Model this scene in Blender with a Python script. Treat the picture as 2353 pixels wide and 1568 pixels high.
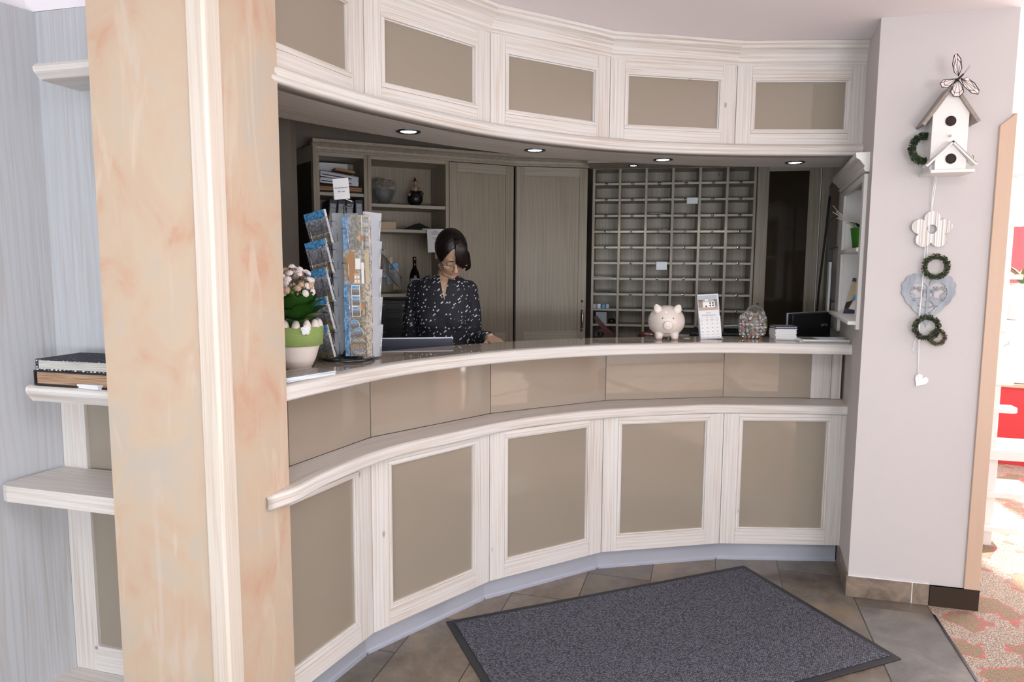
import bpy, bmesh, math, random
from mathutils import Matrix, Vector
random.seed(7)
for o in list(bpy.data.objects): bpy.data.objects.remove(o)
SC = bpy.context.scene
COL = SC.collection
PI = math.pi
# ---------------------------------------------------------------- camera
cam_d = bpy.data.cameras.new('camera'); cam = bpy.data.objects.new('camera', cam_d); COL.objects.link(cam)
cam_d.sensor_width = 36.0; cam_d.lens = 36.0 * 1600.0 / 2353.0; cam_d.clip_start = 0.02; cam_d.clip_end = 100
cam.matrix_world = Matrix(((0.999985, -0.005473, 0.0, 0.0), (0.000585, 0.106836, -0.994276, 0.0),
                           (0.005442, 0.994262, 0.106838, 1.5), (0, 0, 0, 1)))
SC.camera = cam
# ---------------------------------------------------------------- world, lights, exposure
SC.view_settings.view_transform = 'Standard'; SC.view_settings.look = 'None'
SC.view_settings.gamma = 1.0; SC.view_settings.use_curve_mapping = False
SC.view_settings.exposure = -0.44
SC.cycles.use_denoising = True
SC.cycles.max_bounces = 10; SC.cycles.diffuse_bounces = 5; SC.cycles.glossy_bounces = 4
SC.cycles.sample_clamp_indirect = 6.0
W = bpy.data.worlds.new('world'); SC.world = W; W.use_nodes = True
W.node_tree.nodes['Background'].inputs[0].default_value = (0.86, 0.93, 1.0, 1)
W.node_tree.nodes['Background'].inputs[1].default_value = 2.6

def area(name, loc, target, sx, sy, power, col=(1, 1, 1)):
    d = bpy.data.lights.new(name, 'AREA'); d.shape = 'RECTANGLE'; d.size = sx; d.size_y = sy; d.energy = power; d.color = col
    o = bpy.data.objects.new(name, d); COL.objects.link(o); o.location = loc
    o.rotation_euler = (Vector(target) - Vector(loc)).to_track_quat('-Z', 'Y').to_euler()
    return o
area('window_daylight', (-1.9, -3.05, 1.5), (-0.6, 3.0, 1.75), 2.6, 1.7, 26, (0.74, 0.87, 1.0))
area('window_daylight', (1.5, -3.05, 1.5), (0.6, 3.0, 1.6), 2.0, 1.7, 30, (0.96, 0.97, 1.0))
area('window_daylight', (6.4, 0.5, 1.5), (0.0, 2.0, 2.1), 5.0, 2.0, 80, (0.97, 0.97, 1.0))
area('window_daylight', (6.3, 5.5, 1.4), (2.6, 4.0, 0.9), 3.5, 2.0, 620, (1.0, 0.98, 0.96))
area('lobby_ceiling_light', (0.3, 0.4, 2.52), (0.3, 0.6, 0.0), 2.0, 2.0, 78, (0.92, 0.96, 1.0))  # unseen overhead fill, added to lift the ledge, floor and mat
area('window_daylight', (-1.7, -3.02, 0.8), (0.0, 0.6, 2.6), 2.6, 0.5, 130, (0.86, 0.93, 1.0))  # low fill aimed upward, added to brighten ceiling and soffit
area('window_daylight', (1.5, -3.02, 0.8), (0.8, 0.8, 2.6), 2.0, 0.5, 120, (0.93, 0.95, 1.0))  # second upward fill, added below the other back window
area('office_ceiling_light', (0.2, 4.2, 2.53), (0.2, 4.25, 0.0), 1.6, 0.4, 0.6, (1.0, 0.96, 0.90))  # weak unseen fill, added to brighten the office interior
sund = bpy.data.lights.new('sun', 'SUN'); sund.energy = 20.0; sund.angle = math.radians(0.6); sund.color = (1.0, 0.96, 0.9)
sun = bpy.data.objects.new('sun', sund); COL.objects.link(sun); sun.location = (8, 4, 8)
sun.rotation_euler = Vector((-0.82, -0.10, -0.47)).to_track_quat('-Z', 'Y').to_euler()

# ---------------------------------------------------------------- materials
MATS = {}
def nt(name):
    m = bpy.data.materials.new(name); m.use_nodes = True
    t = m.node_tree; b = t.nodes['Principled BSDF']
    MATS[name] = m
    return m, t, b
def N(t, typ, **kw):
    n = t.nodes.new(typ)
    for k, v in kw.items():
        if k.startswith('i_'):
            n.inputs[int(k[2:])].default_value = v
        else: setattr(n, k, v)
    return n
def L(t, a, b): t.links.new(a, b)
def pl(name, col, rough=0.5, metal=0.0, spec=0.5, **kw):
    m, t, b = nt(name)
    b.inputs['Base Color'].default_value = (*col, 1); b.inputs['Roughness'].default_value = rough
    b.inputs['Metallic'].default_value = metal; b.inputs['Specular IOR Level'].default_value = spec
    for k, v in kw.items(): b.inputs[k.replace('_', ' ')].default_value = v
    return m
def ramp(t, fac, stops):
    r = N(t, 'ShaderNodeValToRGB'); L(t, fac, r.inputs[0])
    el = r.color_ramp.elements
    while len(el) < len(stops): el.new(0.5)
    for e, (p, c) in zip(el, stops): e.position = p; e.color = (*c, 1) if len(c) == 3 else c
    return r.outputs[0]
def coords(t, src='Object', scale=(1, 1, 1), rot=(0, 0, 0), randomize=True):
    tc = N(t, 'ShaderNodeTexCoord'); mp = N(t, 'ShaderNodeMapping')
    mp.inputs['Scale'].default_value = scale; mp.inputs['Rotation'].default_value = rot
    o = tc.outputs[src]
    if randomize:
        oi = N(t, 'ShaderNodeObjectInfo'); mu = N(t, 'ShaderNodeMath', operation='MULTIPLY', i_1=37.0)
        L(t, oi.outputs['Random'], mu.inputs[0])
        ad = N(t, 'ShaderNodeVectorMath', operation='ADD'); L(t, o, ad.inputs[0]); L(t, mu.outputs[0], ad.inputs[1]); o = ad.outputs[0]
    L(t, o, mp.inputs['Vector'])
    return mp.outputs[0]
def mix(t, a, b, fac, mode='MIX'):
    m = N(t, 'ShaderNodeMix', data_type='RGBA', blend_type=mode)
    for sock, v in ((m.inputs[0], fac), (m.inputs[6], a), (m.inputs[7], b)):
        if hasattr(v, 'node'): L(t, v, sock)
        elif isinstance(v, (int, float)): sock.default_value = v
        else: sock.default_value = (*v, 1)
    return m.outputs[2]
def bump(t, b, h, strength=0.2, dist=0.002):
    n = N(t, 'ShaderNodeBump'); n.inputs['Strength'].default_value = strength; n.inputs['Distance'].default_value = dist
    L(t, h, n.inputs['Height']); L(t, n.outputs[0], b.inputs['Normal'])

def wood(name, axis, lo, hi, rough=0.45, src='Object', dens=1.0, knots=True, contrast=1.0):
    """limewashed spruce: fine grain lines along one axis, a few cathedral rings and knots"""
    m, t, b = nt(name)
    k = {'x': 0, 'y': 1, 'z': 2}[axis]
    s1 = [105.0 * dens] * 3; s1[k] = 1.3
    n1 = N(t, 'ShaderNodeTexNoise'); n1.inputs['Scale'].default_value = 1.6; n1.inputs['Detail'].default_value = 3
    n1.inputs['Distortion'].default_value = 0.5; L(t, coords(t, src, s1), n1.inputs['Vector'])
    s2 = [9.0 * dens] * 3; s2[k] = 1.0
    wv = N(t, 'ShaderNodeTexWave', wave_type='RINGS', rings_direction='SPHERICAL'); wv.inputs['Scale'].default_value = 2.6
    wv.inputs['Distortion'].default_value = 7.0; wv.inputs['Detail'].default_value = 2.0; wv.inputs['Detail Scale'].default_value = 0.5
    L(t, coords(t, src, s2), wv.inputs['Vector'])
    n2 = N(t, 'ShaderNodeTexNoise'); n2.inputs['Scale'].default_value = 2.2; n2.inputs['Detail'].default_value = 2
    s3 = [3.0] * 3; s3[k] = 0.8
    L(t, coords(t, src, s3), n2.inputs['Vector'])
    f1 = N(t, 'ShaderNodeMapRange'); f1.inputs[1].default_value = 0.47; f1.inputs[2].default_value = 0.66; L(t, n1.outputs[0], f1.inputs[0])
    f2 = N(t, 'ShaderNodeMapRange'); f2.inputs[1].default_value = 0.55; f2.inputs[2].default_value = 1.0; f2.inputs[4].default_value = 0.55; L(t, wv.outputs[1], f2.inputs[0])
    mx = N(t, 'ShaderNodeMath', operation='MAXIMUM'); L(t, f1.outputs[0], mx.inputs[0]); L(t, f2.outputs[0], mx.inputs[1])
    f3 = N(t, 'ShaderNodeMapRange'); f3.inputs[1].default_value = 0.3; f3.inputs[2].default_value = 0.7
    f3.inputs[3].default_value = 0.25 * contrast; f3.inputs[4].default_value = 0.85 * contrast; L(t, n2.outputs[0], f3.inputs[0])
    mu = N(t, 'ShaderNodeMath', operation='MULTIPLY'); L(t, mx.outputs[0], mu.inputs[0]); L(t, f3.outputs[0], mu.inputs[1])
    c = mix(t, hi, lo, mu.outputs[0])
    if knots:
        v = N(t, 'ShaderNodeTexVoronoi'); v.inputs['Scale'].default_value = 1.0; s4 = [5.0] * 3; s4[k] = 2.6
        L(t, coords(t, src, s4), v.inputs['Vector'])
        kr = ramp(t, v.outputs['Distance'], [(0.0, (0.85, 0.85, 0.85)), (0.022, (0.6, 0.6, 0.6)), (0.045, (0, 0, 0))])
        c = mix(t, c, tuple(x * 0.52 for x in lo), kr)
    L(t, c, b.inputs['Base Color'])
    b.inputs['Roughness'].default_value = rough
    bump(t, b, mu.outputs[0], 0.4, 0.0007)
    return m
HI = (0.685, 0.665, 0.645); LO = (0.51, 0.395, 0.30)
for a in 'xyz': wood('wood_' + a, a, LO, HI)
wood('wood_uv', 'x', LO, HI, src='UV', dens=0.8, knots=False, contrast=1.15)
wood('board_z', 'z', (0.40, 0.375, 0.36), (0.50, 0.52, 0.55), dens=0.6)  # white board; the cool window light's blue is put into its colour
wood('board_x', 'x', (0.62, 0.58, 0.52), (0.72, 0.70, 0.66), dens=0.6)
wood('beech_z', 'z', (0.66, 0.44, 0.28), (0.57, 0.415, 0.315), contrast=0.6)
wood('office_z', 'z', (0.24, 0.185, 0.125), (0.355, 0.315, 0.25), dens=0.7)  # same white wood as the desk, office shade put into its colour
wood('office_x', 'x', (0.30, 0.245, 0.175), (0.42, 0.39, 0.33), dens=0.7)  # crosswise grain of that wood, likewise darkened for the office shade
wood('dark_plank', 'z', (0.05, 0.035, 0.025), (0.20, 0.15, 0.11), dens=0.5)
wood('worn_white', 'z', (0.24, 0.16, 0.10), (0.80, 0.80, 0.79), dens=1.6, knots=False, contrast=1.5)
wood('guard_wood', 'z', (0.52, 0.41, 0.31), (0.66, 0.595, 0.525), knots=True, contrast=0.9)
wood('grey_roof', 'x', (0.13, 0.10, 0.08), (0.30, 0.26, 0.23), knots=False)

pl('taupe_glass', (0.335, 0.278, 0.222), 0.03, spec=0.85)
pl('taupe_panel', (0.30, 0.258, 0.205), 0.05, spec=0.75)
pl('dark_glass', (0.035, 0.025, 0.016), 0.08, spec=0.5)
pl('white', (0.80, 0.80, 0.80), 0.5)
pl('paper', (0.74, 0.77, 0.80), 0.6)
pl('paper_grey', (0.42, 0.45, 0.50), 0.6)
pl('cream_paper', (0.52, 0.42, 0.28), 0.8)
pl('black', (0.008, 0.008, 0.010), 0.35)
pl('black_matt', (0.012, 0.012, 0.014), 0.7)
pl('navy', (0.03, 0.035, 0.06), 0.5)
pl('steel', (0.62, 0.64, 0.66), 0.25, 1.0)
pl('dark_steel', (0.10, 0.11, 0.13), 0.3, 1.0)
pl('brass', (0.16, 0.11, 0.07), 0.35, 1.0)
pl('gold', (0.75, 0.52, 0.36), 0.25, 1.0)
pl('silver', (0.85, 0.83, 0.80), 0.2, 1.0)
pl('aluminium', (0.42, 0.44, 0.50), 0.38, 0.5)
pl('rubber', (0.018, 0.019, 0.024), 0.55)
pl('ceramic', (0.76, 0.68, 0.62), 0.08, spec=0.6)
pl('pot_cream', (0.74, 0.66, 0.61), 0.45)
pl('skin', (0.50, 0.33, 0.22), 0.5, Subsurface_Weight=0.05)
pl('lip', (0.55, 0.22, 0.19), 0.4)
pl('ink', (0.05, 0.05, 0.06), 0.6)
pl('ink_soft', (0.42, 0.40, 0.42), 0.6)
pl('pink', (0.70, 0.25, 0.32), 0.4)
pl('leaf', (0.028, 0.10, 0.014), 0.32)
pl('leaf_light', (0.16, 0.26, 0.07), 0.4)
pl('petal', (0.78, 0.70, 0.68), 0.6)
pl('petal_tan', (0.52, 0.36, 0.26), 0.7)
pl('green_pot', (0.03, 0.19, 0.008), 0.35)
pl('twig', (0.66, 0.62, 0.58), 0.7)
pl('string', (0.80, 0.80, 0.82), 0.6)
pl('wreath_leaf', (0.035, 0.085, 0.015), 0.6)
pl('wreath_dry', (0.16, 0.14, 0.08), 0.8)
pl('wreath_dark', (0.02, 0.025, 0.018), 0.7)
pl('hole_dark', (0.035, 0.022, 0.014), 0.9)
pl('red', (0.60, 0.035, 0.045), 0.5)
pl('maroon', (0.085, 0.018, 0.014), 0.35)
pl('tan_leather', (0.45, 0.27, 0.18), 0.45)
pl('bottle_glass', (0.006, 0.006, 0.005), 0.08, spec=0.6)
pl('stone_beige', (0.27, 0.19, 0.13), 0.35)
pl('gnome_skin', (0.33, 0.21, 0.13), 0.5)
pl('brown_card', (0.38, 0.21, 0.10), 0.7)
pl('blue_ink', (0.05, 0.25, 0.55), 0.4)
pl('trim_white', (0.78, 0.77, 0.75), 0.45)
pl('plinth_paint', (0.50, 0.53, 0.61), 0.22, 0.35)
pl('card_back', (0.48, 0.51, 0.56), 0.5)
m = pl('lamp_emit', (1, 1, 1)); bb = m.node_tree.nodes['Principled BSDF']
bb.inputs['Emission Color'].default_value = (0.92, 0.96, 1, 1); bb.inputs['Emission Strength'].default_value = 14
m = pl('clear_glass', (0.93, 0.96, 0.97), 0.015); m.node_tree.nodes['Principled BSDF'].inputs['Transmission Weight'].default_value = 0.93
m.node_tree.nodes['Principled BSDF'].inputs['IOR'].default_value = 1.14
m = pl('clear_plastic', (0.62, 0.66, 0.70), 0.2); m.node_tree.nodes['Principled BSDF'].inputs['Transmission Weight'].default_value = 0.45
m.node_tree.nodes['Principled BSDF'].inputs['IOR'].default_value = 1.1

def wallmat(name, c1, c2):
    m, t, b = nt(name)
    n = N(t, 'ShaderNodeTexNoise'); n.inputs['Scale'].default_value = 160; n.inputs['Detail'].default_value = 3
    L(t, coords(t, 'Object', randomize=False), n.inputs['Vector'])
    n2 = N(t, 'ShaderNodeTexNoise'); n2.inputs['Scale'].default_value = 1.5; L(t, coords(t, 'Object', randomize=False), n2.inputs['Vector'])
    L(t, mix(t, c1, c2, n2.outputs[0]), b.inputs['Base Color'])
    b.inputs['Roughness'].default_value = 0.85; bump(t, b, n.outputs[0], 0.25, 0.0012)
wallmat('wall_plaster', (0.55, 0.525, 0.525), (0.57, 0.54, 0.535))
wallmat('ceiling_paint', (0.85, 0.815, 0.85), (0.87, 0.83, 0.86))
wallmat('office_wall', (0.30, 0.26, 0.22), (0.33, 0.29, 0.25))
wallmat('peach_wall', (0.62, 0.53, 0.47), (0.66, 0.57, 0.50))
wallmat('glaze_white', (0.85, 0.85, 0.85), (0.88, 0.88, 0.88))

def m_stucco():
    m, t, b = nt('peach_stucco')
    co = coords(t, 'Object', (1, 1, 0.8), randomize=False)
    n = N(t, 'ShaderNodeTexNoise'); n.inputs['Scale'].default_value = 4.2; n.inputs['Detail'].default_value = 4; n.inputs['Roughness'].default_value = 0.6
    n.inputs['Distortion'].default_value = 1.1; L(t, co, n.inputs['Vector'])
    base = ramp(t, n.outputs[0], [(0.32, (0.48, 0.42, 0.35)), (0.48, (0.535, 0.42, 0.31)), (0.58, (0.53, 0.39, 0.285)), (0.67, (0.52, 0.33, 0.23)), (0.78, (0.51, 0.31, 0.21))])
    # short trowel strokes: stretched noise turned two ways
    mk = []
    for rot, off in ((0.75, 0.0), (-0.5, 3.0)):
        c2 = coords(t, 'Object', (13, 13, 2.2), (0, rot, rot), randomize=False)
        nn = N(t, 'ShaderNodeTexNoise'); nn.inputs['Scale'].default_value = 1.1; nn.inputs['Detail'].default_value = 3; nn.inputs['Distortion'].default_value = 0.8
        L(t, c2, nn.inputs['Vector'])
        mk.append(ramp(t, nn.outputs[0], [(0.60, (0, 0, 0)), (0.70, (0.55, 0.55, 0.55))]))
    c = mix(t, base, (0.61, 0.525, 0.43), mk[0]); c = mix(t, c, (0.58, 0.50, 0.43), mk[1])
    L(t, c, b.inputs['Base Color']); b.inputs['Roughness'].default_value = 0.6
    n3 = N(t, 'ShaderNodeTexNoise'); n3.inputs['Scale'].default_value = 60; L(t, coords(t, 'Object', randomize=False), n3.inputs['Vector'])
    bump(t, b, n3.outputs[0], 0.15, 0.001)
m_stucco()

def stone(name, c1, c2, c3, rough=0.35, scale=5):
    m, t, b = nt(name)
    n = N(t, 'ShaderNodeTexNoise'); n.inputs['Scale'].default_value = scale; n.inputs['Detail'].default_value = 6; n.inputs['Distortion'].default_value = 0.8
    n.inputs['Roughness'].default_value = 0.62; L(t, coords(t, 'Object'), n.inputs['Vector'])
    L(t, ramp(t, n.outputs[0], [(0.3, c1), (0.5, c2), (0.68, c3)]), b.inputs['Base Color'])
    b.inputs['Roughness'].default_value = rough; bump(t, b, n.outputs[0], 0.3, 0.002)
stone('skirting_tile', (0.10, 0.07, 0.05), (0.19, 0.145, 0.11), (0.28, 0.22, 0.17), 0.4, 12)

def m_tiles():
    m, t, b = nt('slate_tiles')
    tc = N(t, 'ShaderNodeTexCoord'); mp = N(t, 'ShaderNodeMapping', vector_type='TEXTURE')
    L(t, tc.outputs['Object'], mp.inputs['Vector'])
    br = N(t, 'ShaderNodeTexBrick', offset=0.5); L(t, mp.outputs[0], br.inputs['Vector'])
    br.inputs['Scale'].default_value = 1.0; br.inputs['Brick Width'].default_value = 0.608; br.inputs['Row Height'].default_value = 0.303
    br.inputs['Mortar Size'].default_value = 0.0025; br.inputs['Mortar Smooth'].default_value = 0.1; br.inputs['Bias'].default_value = 0.0
    br.inputs['Color1'].default_value = (0, 0, 0, 1); br.inputs['Color2'].default_value = (1, 1, 1, 1); br.inputs['Mortar'].default_value = (0.5, 0.5, 0.5, 1)
    sh = N(t, 'ShaderNodeVectorMath', operation='ADD'); L(t, mp.outputs[0], sh.inputs[0])
    sc = N(t, 'ShaderNodeVectorMath', operation='SCALE'); L(t, br.outputs[0], sc.inputs[0]); sc.inputs['Scale'].default_value = 9.0; L(t, sc.outputs[0], sh.inputs[1])
    n = N(t, 'ShaderNodeTexNoise'); n.inputs['Scale'].default_value = 3.2; n.inputs['Detail'].default_value = 9; n.inputs['Roughness'].default_value = 0.70
    n.inputs['Distortion'].default_value = 0.25; L(t, sh.outputs[0], n.inputs['Vector'])
    c = ramp(t, n.outputs[0], [(0.30, (0.06, 0.04, 0.028)), (0.40, (0.14, 0.105, 0.08)), (0.50, (0.185, 0.165, 0.14)), (0.58, (0.235, 0.205, 0.165)), (0.66, (0.29, 0.22, 0.145)), (0.74, (0.36, 0.30, 0.22))])
    g = ramp(t, br.outputs[0], [(0.0, (0.62, 0.64, 0.67)), (0.5, (0.86, 0.83, 0.78)), (1.0, (1.12, 1.02, 0.9))])
    c = mix(t, c, g, 1.0, 'MULTIPLY')
    c = mix(t, c, (0.035, 0.03, 0.025), br.outputs[1])
    L(t, c, b.inputs['Base Color']); b.inputs['Roughness'].default_value = 0.32
    inv = N(t, 'ShaderNodeMath', operation='SUBTRACT', i_0=1.0); L(t, br.outputs[1], inv.inputs[1])
    ad = N(t, 'ShaderNodeMath', operation='MULTIPLY_ADD', i_1=0.4); L(t, n.outputs[0], ad.inputs[0]); L(t, inv.outputs[0], ad.inputs[2])
    bump(t, b, ad.outputs[0], 0.4, 0.003)
m_tiles()
stone('slate_grey', (0.10, 0.09, 0.08), (0.17, 0.165, 0.16), (0.26, 0.24, 0.20), 0.3, 4)

def m_carpet():
    m, t, b = nt('flower_carpet')
    co = coords(t, 'Object', randomize=False)
    dn = N(t, 'ShaderNodeTexNoise'); dn.inputs['Scale'].default_value = 9; dn.inputs['Detail'].default_value = 3; L(t, co, dn.inputs['Vector'])
    sc = N(t, 'ShaderNodeVectorMath', operation='SCALE'); L(t, dn.outputs[1], sc.inputs[0]); sc.inputs['Scale'].default_value = 0.22
    ad = N(t, 'ShaderNodeVectorMath', operation='ADD'); L(t, co, ad.inputs[0]); L(t, sc.outputs[0], ad.inputs[1])
    v = N(t, 'ShaderNodeTexVoronoi', feature='SMOOTH_F1'); v.inputs['Scale'].default_value = 4.6; v.inputs['Smoothness'].default_value = 0.15
    L(t, ad.outputs[0], v.inputs['Vector'])
    body = ramp(t, v.outputs['Distance'], [(0.38, (1, 1, 1)), (0.42, (0, 0, 0))])
    rim = ramp(t, v.outputs['Distance'], [(0.375, (0, 0, 0)), (0.395, (1, 1, 1)), (0.415, (1, 1, 1)), (0.44, (0, 0, 0))])
    sp = N(t, 'ShaderNodeTexNoise'); sp.inputs['Scale'].default_value = 190; sp.inputs['Detail'].default_value = 2; L(t, co, sp.inputs['Vector'])
    ground = ramp(t, sp.outputs[0], [(0.40, (0.20, 0.15, 0.11)), (0.52, (0.40, 0.32, 0.26)), (0.64, (0.58, 0.50, 0.43))])
    inner = ramp(t, sp.outputs[0], [(0.40, (0.22, 0.155, 0.10)), (0.6, (0.34, 0.25, 0.17))])
    c = mix(t, ground, inner, body); c = mix(t, c, (0.48, 0.14, 0.13), rim)
    L(t, c, b.inputs['Base Color']); b.inputs['Roughness'].default_value = 0.95; bump(t, b, sp.outputs[0], 0.6, 0.004)
m_carpet()

def m_mat():
    m, t, b = nt('mat_pile')
    co = coords(t, 'Object', (1, 1, 1), (0, 0, 0), randomize=False)
    v = N(t, 'ShaderNodeTexVoronoi'); v.inputs['Scale'].default_value = 1.0; v.inputs['Randomness'].default_value = 0.55
    mp = N(t, 'ShaderNodeMapping'); mp.inputs['Scale'].default_value = (105, 230, 1); mp.inputs['Rotation'].default_value = (0, 0, 0.5); L(t, co, mp.inputs[0])
    L(t, mp.outputs[0], v.inputs['Vector'])
    sp = N(t, 'ShaderNodeTexNoise'); sp.inputs['Scale'].default_value = 500; L(t, co, sp.inputs['Vector'])
    f = N(t, 'ShaderNodeMath', operation='MULTIPLY_ADD', i_1=0.35); L(t, sp.outputs[0], f.inputs[0]); L(t, v.outputs['Distance'], f.inputs[2])
    c = ramp(t, f.outputs[0], [(0.22, (0.28, 0.285, 0.33)), (0.50, (0.125, 0.128, 0.16)), (0.85, (0.02, 0.021, 0.032))])
    L(t, c, b.inputs['Base Color']); b.inputs['Roughness'].default_value = 0.95
    bump(t, b, f.outputs[0], -0.8 if False else 0.8, 0.004)
m_mat()

def m_blouse():
    m, t, b = nt('dotted_blouse')
    co = coords(t, 'Object', randomize=False)
    v = N(t, 'ShaderNodeTexVoronoi'); v.inputs['Scale'].default_value = 46; v.inputs['Randomness'].default_value = 0.6
    L(t, co, v.inputs['Vector'])
    v2 = N(t, 'ShaderNodeTexVoronoi'); v2.inputs['Scale'].default_value = 46; v2.inputs['Randomness'].default_value = 0.6
    mp = N(t, 'ShaderNodeMapping'); mp.inputs['Location'].default_value = (0.0065, 0.003, 0.0055); L(t, co, mp.inputs[0]); L(t, mp.outputs[0], v2.inputs['Vector'])
    mn = N(t, 'ShaderNodeMath', operation='MINIMUM'); L(t, v.outputs['Distance'], mn.inputs[0]); L(t, v2.outputs['Distance'], mn.inputs[1])
    f = ramp(t, mn.outputs[0], [(0.175, (1, 1, 1)), (0.22, (0, 0, 0))])
    L(t, mix(t, (0.012, 0.013, 0.02), (0.60, 0.64, 0.70), f), b.inputs['Base Color']); b.inputs['Roughness'].default_value = 0.75
m_blouse()

def m_hair():
    m, t, b = nt('hair')
    n = N(t, 'ShaderNodeTexNoise'); n.inputs['Scale'].default_value = 1.0; n.inputs['Detail'].default_value = 3
    L(t, coords(t, 'Object', (90, 90, 12), randomize=False), n.inputs['Vector'])
    L(t, ramp(t, n.outputs[0], [(0.40, (0.004, 0.003, 0.003)), (0.6, (0.014, 0.007, 0.006)), (0.75, (0.06, 0.022, 0.016))]), b.inputs['Base Color'])
    b.inputs['Roughness'].default_value = 0.42; bump(t, b, n.outputs[0], 0.6, 0.003)
m_hair()

def m_picture(name, kind):
    """printed postcards: sky, rock, meadow and small houses laid out on the card (UV)"""
    m, t, b = nt(name)
    tc = N(t, 'ShaderNodeTexCoord'); sp = N(t, 'ShaderNodeSeparateXYZ'); L(t, tc.outputs['UV'], sp.inputs[0])
    oi = N(t, 'ShaderNodeObjectInfo'); mu = N(t, 'ShaderNodeMath', operation='MULTIPLY', i_1=23.0); L(t, oi.outputs['Random'], mu.inputs[0])
    ad = N(t, 'ShaderNodeVectorMath', operation='ADD'); L(t, tc.outputs['UV'], ad.inputs[0]); L(t, mu.outputs[0], ad.inputs[1])
    n = N(t, 'ShaderNodeTexNoise'); n.inputs['Scale'].default_value = 4; n.inputs['Detail'].default_value = 6; n.inputs['Roughness'].default_value = 0.65; L(t, ad.outputs[0], n.inputs['Vector'])
    a2 = N(t, 'ShaderNodeMath', operation='MULTIPLY_ADD', i_1=0.34); L(t, n.outputs[0], a2.inputs[0]); L(t, sp.outputs[1 if kind != 'side' else 0], a2.inputs[2])
    if kind == 'mountain':
        st = [(0.0, (0.10, 0.13, 0.03)), (0.32, (0.16, 0.13, 0.08)), (0.45, (0.13, 0.125, 0.13)), (0.80, (0.24, 0.25, 0.29)), (0.93, (0.40, 0.42, 0.46)), (0.96, (0.04, 0.20, 0.45)), (1.0, (0.10, 0.32, 0.60))]
    elif kind == 'side':
        st = [(0.0, (0.30, 0.50, 0.72)), (0.24, (0.06, 0.24, 0.48)), (0.36, (0.20, 0.22, 0.27)), (0.62, (0.17, 0.15, 0.10)), (0.8, (0.19, 0.16, 0.10)), (1.0, (0.40, 0.34, 0.26))]
    else:
        st = [(0.0, (0.55, 0.65, 0.72)), (0.25, (0.30, 0.32, 0.36)), (0.48, (0.22, 0.21, 0.20)), (0.7, (0.30, 0.22, 0.15)), (0.9, (0.15, 0.13, 0.09)), (1.0, (0.30, 0.28, 0.25))]
    c = ramp(t, a2.outputs[0], st)
    n2 = N(t, 'ShaderNodeTexNoise'); n2.inputs['Scale'].default_value = 12; n2.inputs['Detail'].default_value = 3; L(t, ad.outputs[0], n2.inputs['Vector'])
    c = mix(t, c, ramp(t, n2.outputs[0], [(0.38, (0.35, 0.35, 0.35)), (0.5, (0.9, 0.9, 0.9)), (0.62, (1.7, 1.7, 1.7))]), 0.6, 'MULTIPLY')
    L(t, c, b.inputs['Base Color']); b.inputs['Roughness'].default_value = 0.3
for k in ('mountain', 'side', 'village'): m_picture('print_' + k, k)

def m_burlap():
    m, t, b = nt('burlap')
    co = coords(t, 'UV', (1, 1, 1), randomize=False)
    out = []
    for s, d in ((90, 'X'), (26, 'Y')):
        w = N(t, 'ShaderNodeTexWave', bands_direction=d); w.inputs['Scale'].default_value = s / 3.0; w.inputs['Distortion'].default_value = 1.2; w.inputs['Detail'].default_value = 1
        L(t, co, w.inputs['Vector']); out.append(w.outputs[1])
    mn = N(t, 'ShaderNodeMath', operation='MINIMUM'); L(t, out[0], mn.inputs[0]); L(t, out[1], mn.inputs[1])
    L(t, ramp(t, mn.outputs[0], [(0.02, (0.20, 0.17, 0.08)), (0.2, (0.30, 0.48, 0.12)), (1.0, (0.38, 0.60, 0.18))]), b.inputs['Base Color'])
    b.inputs['Roughness'].default_value = 0.9; bump(t, b, mn.outputs[0], 0.5, 0.002)
m_burlap()

def m_album():
    m, t, b = nt('album_cloth')
    mp = coords(t, 'Object', (70, 110, 110), randomize=False)
    v = N(t, 'ShaderNodeTexVoronoi'); v.inputs['Scale'].default_value = 1; v.inputs['Randomness'].default_value = 0.35; L(t, mp, v.inputs['Vector'])
    f = ramp(t, v.outputs['Distance'], [(0.26, (1, 1, 1)), (0.36, (0, 0, 0))])
    L(t, mix(t, (0.03, 0.035, 0.055), (0.70, 0.73, 0.76), f), b.inputs['Base Color']); b.inputs['Roughness'].default_value = 0.8
m_album()
def m_pages(name, c1, c2):
    m, t, b = nt(name)
    n = N(t, 'ShaderNodeTexNoise'); n.inputs['Scale'].default_value = 1.5; n.inputs['Detail'].default_value = 4
    L(t, coords(t, 'Object', (6, 6, 420)), n.inputs['Vector'])
    L(t, ramp(t, n.outputs[0], [(0.35, c1), (0.62, c2)]), b.inputs['Base Color']); b.inputs['Roughness'].default_value = 0.8
m_pages('pages_brown', (0.16, 0.09, 0.05), (0.48, 0.32, 0.21))
m_pages('pages_grey', (0.34, 0.33, 0.29), (0.60, 0.60, 0.56))
m_pages('pages_white', (0.48, 0.50, 0.52), (0.84, 0.84, 0.84))
def m_zinc():
    m, t, b = nt('zinc')
    n = N(t, 'ShaderNodeTexNoise'); n.inputs['Scale'].default_value = 9; n.inputs['Detail'].default_value = 4; L(t, coords(t, 'Object', (3, 3, 1)), n.inputs['Vector'])
    L(t, ramp(t, n.outputs[0], [(0.3, (0.24, 0.27, 0.32)), (0.7, (0.42, 0.45, 0.48))]), b.inputs['Base Color']); b.inputs['Roughness'].default_value = 0.55
m_zinc()

# ---------------------------------------------------------------- mesh helpers
def M_at(x, y, z=0, ang=0): return Matrix.Translation((x, y, z)) @ Matrix.Rotation(ang, 4, 'Z')
def fr(p0, p1, z=0):
    return M_at(p0[0], p0[1], z, math.atan2(p1[1] - p0[1], p1[0] - p0[0]))
def dist(a, b): return math.hypot(a[0] - b[0], a[1] - b[1])

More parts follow.
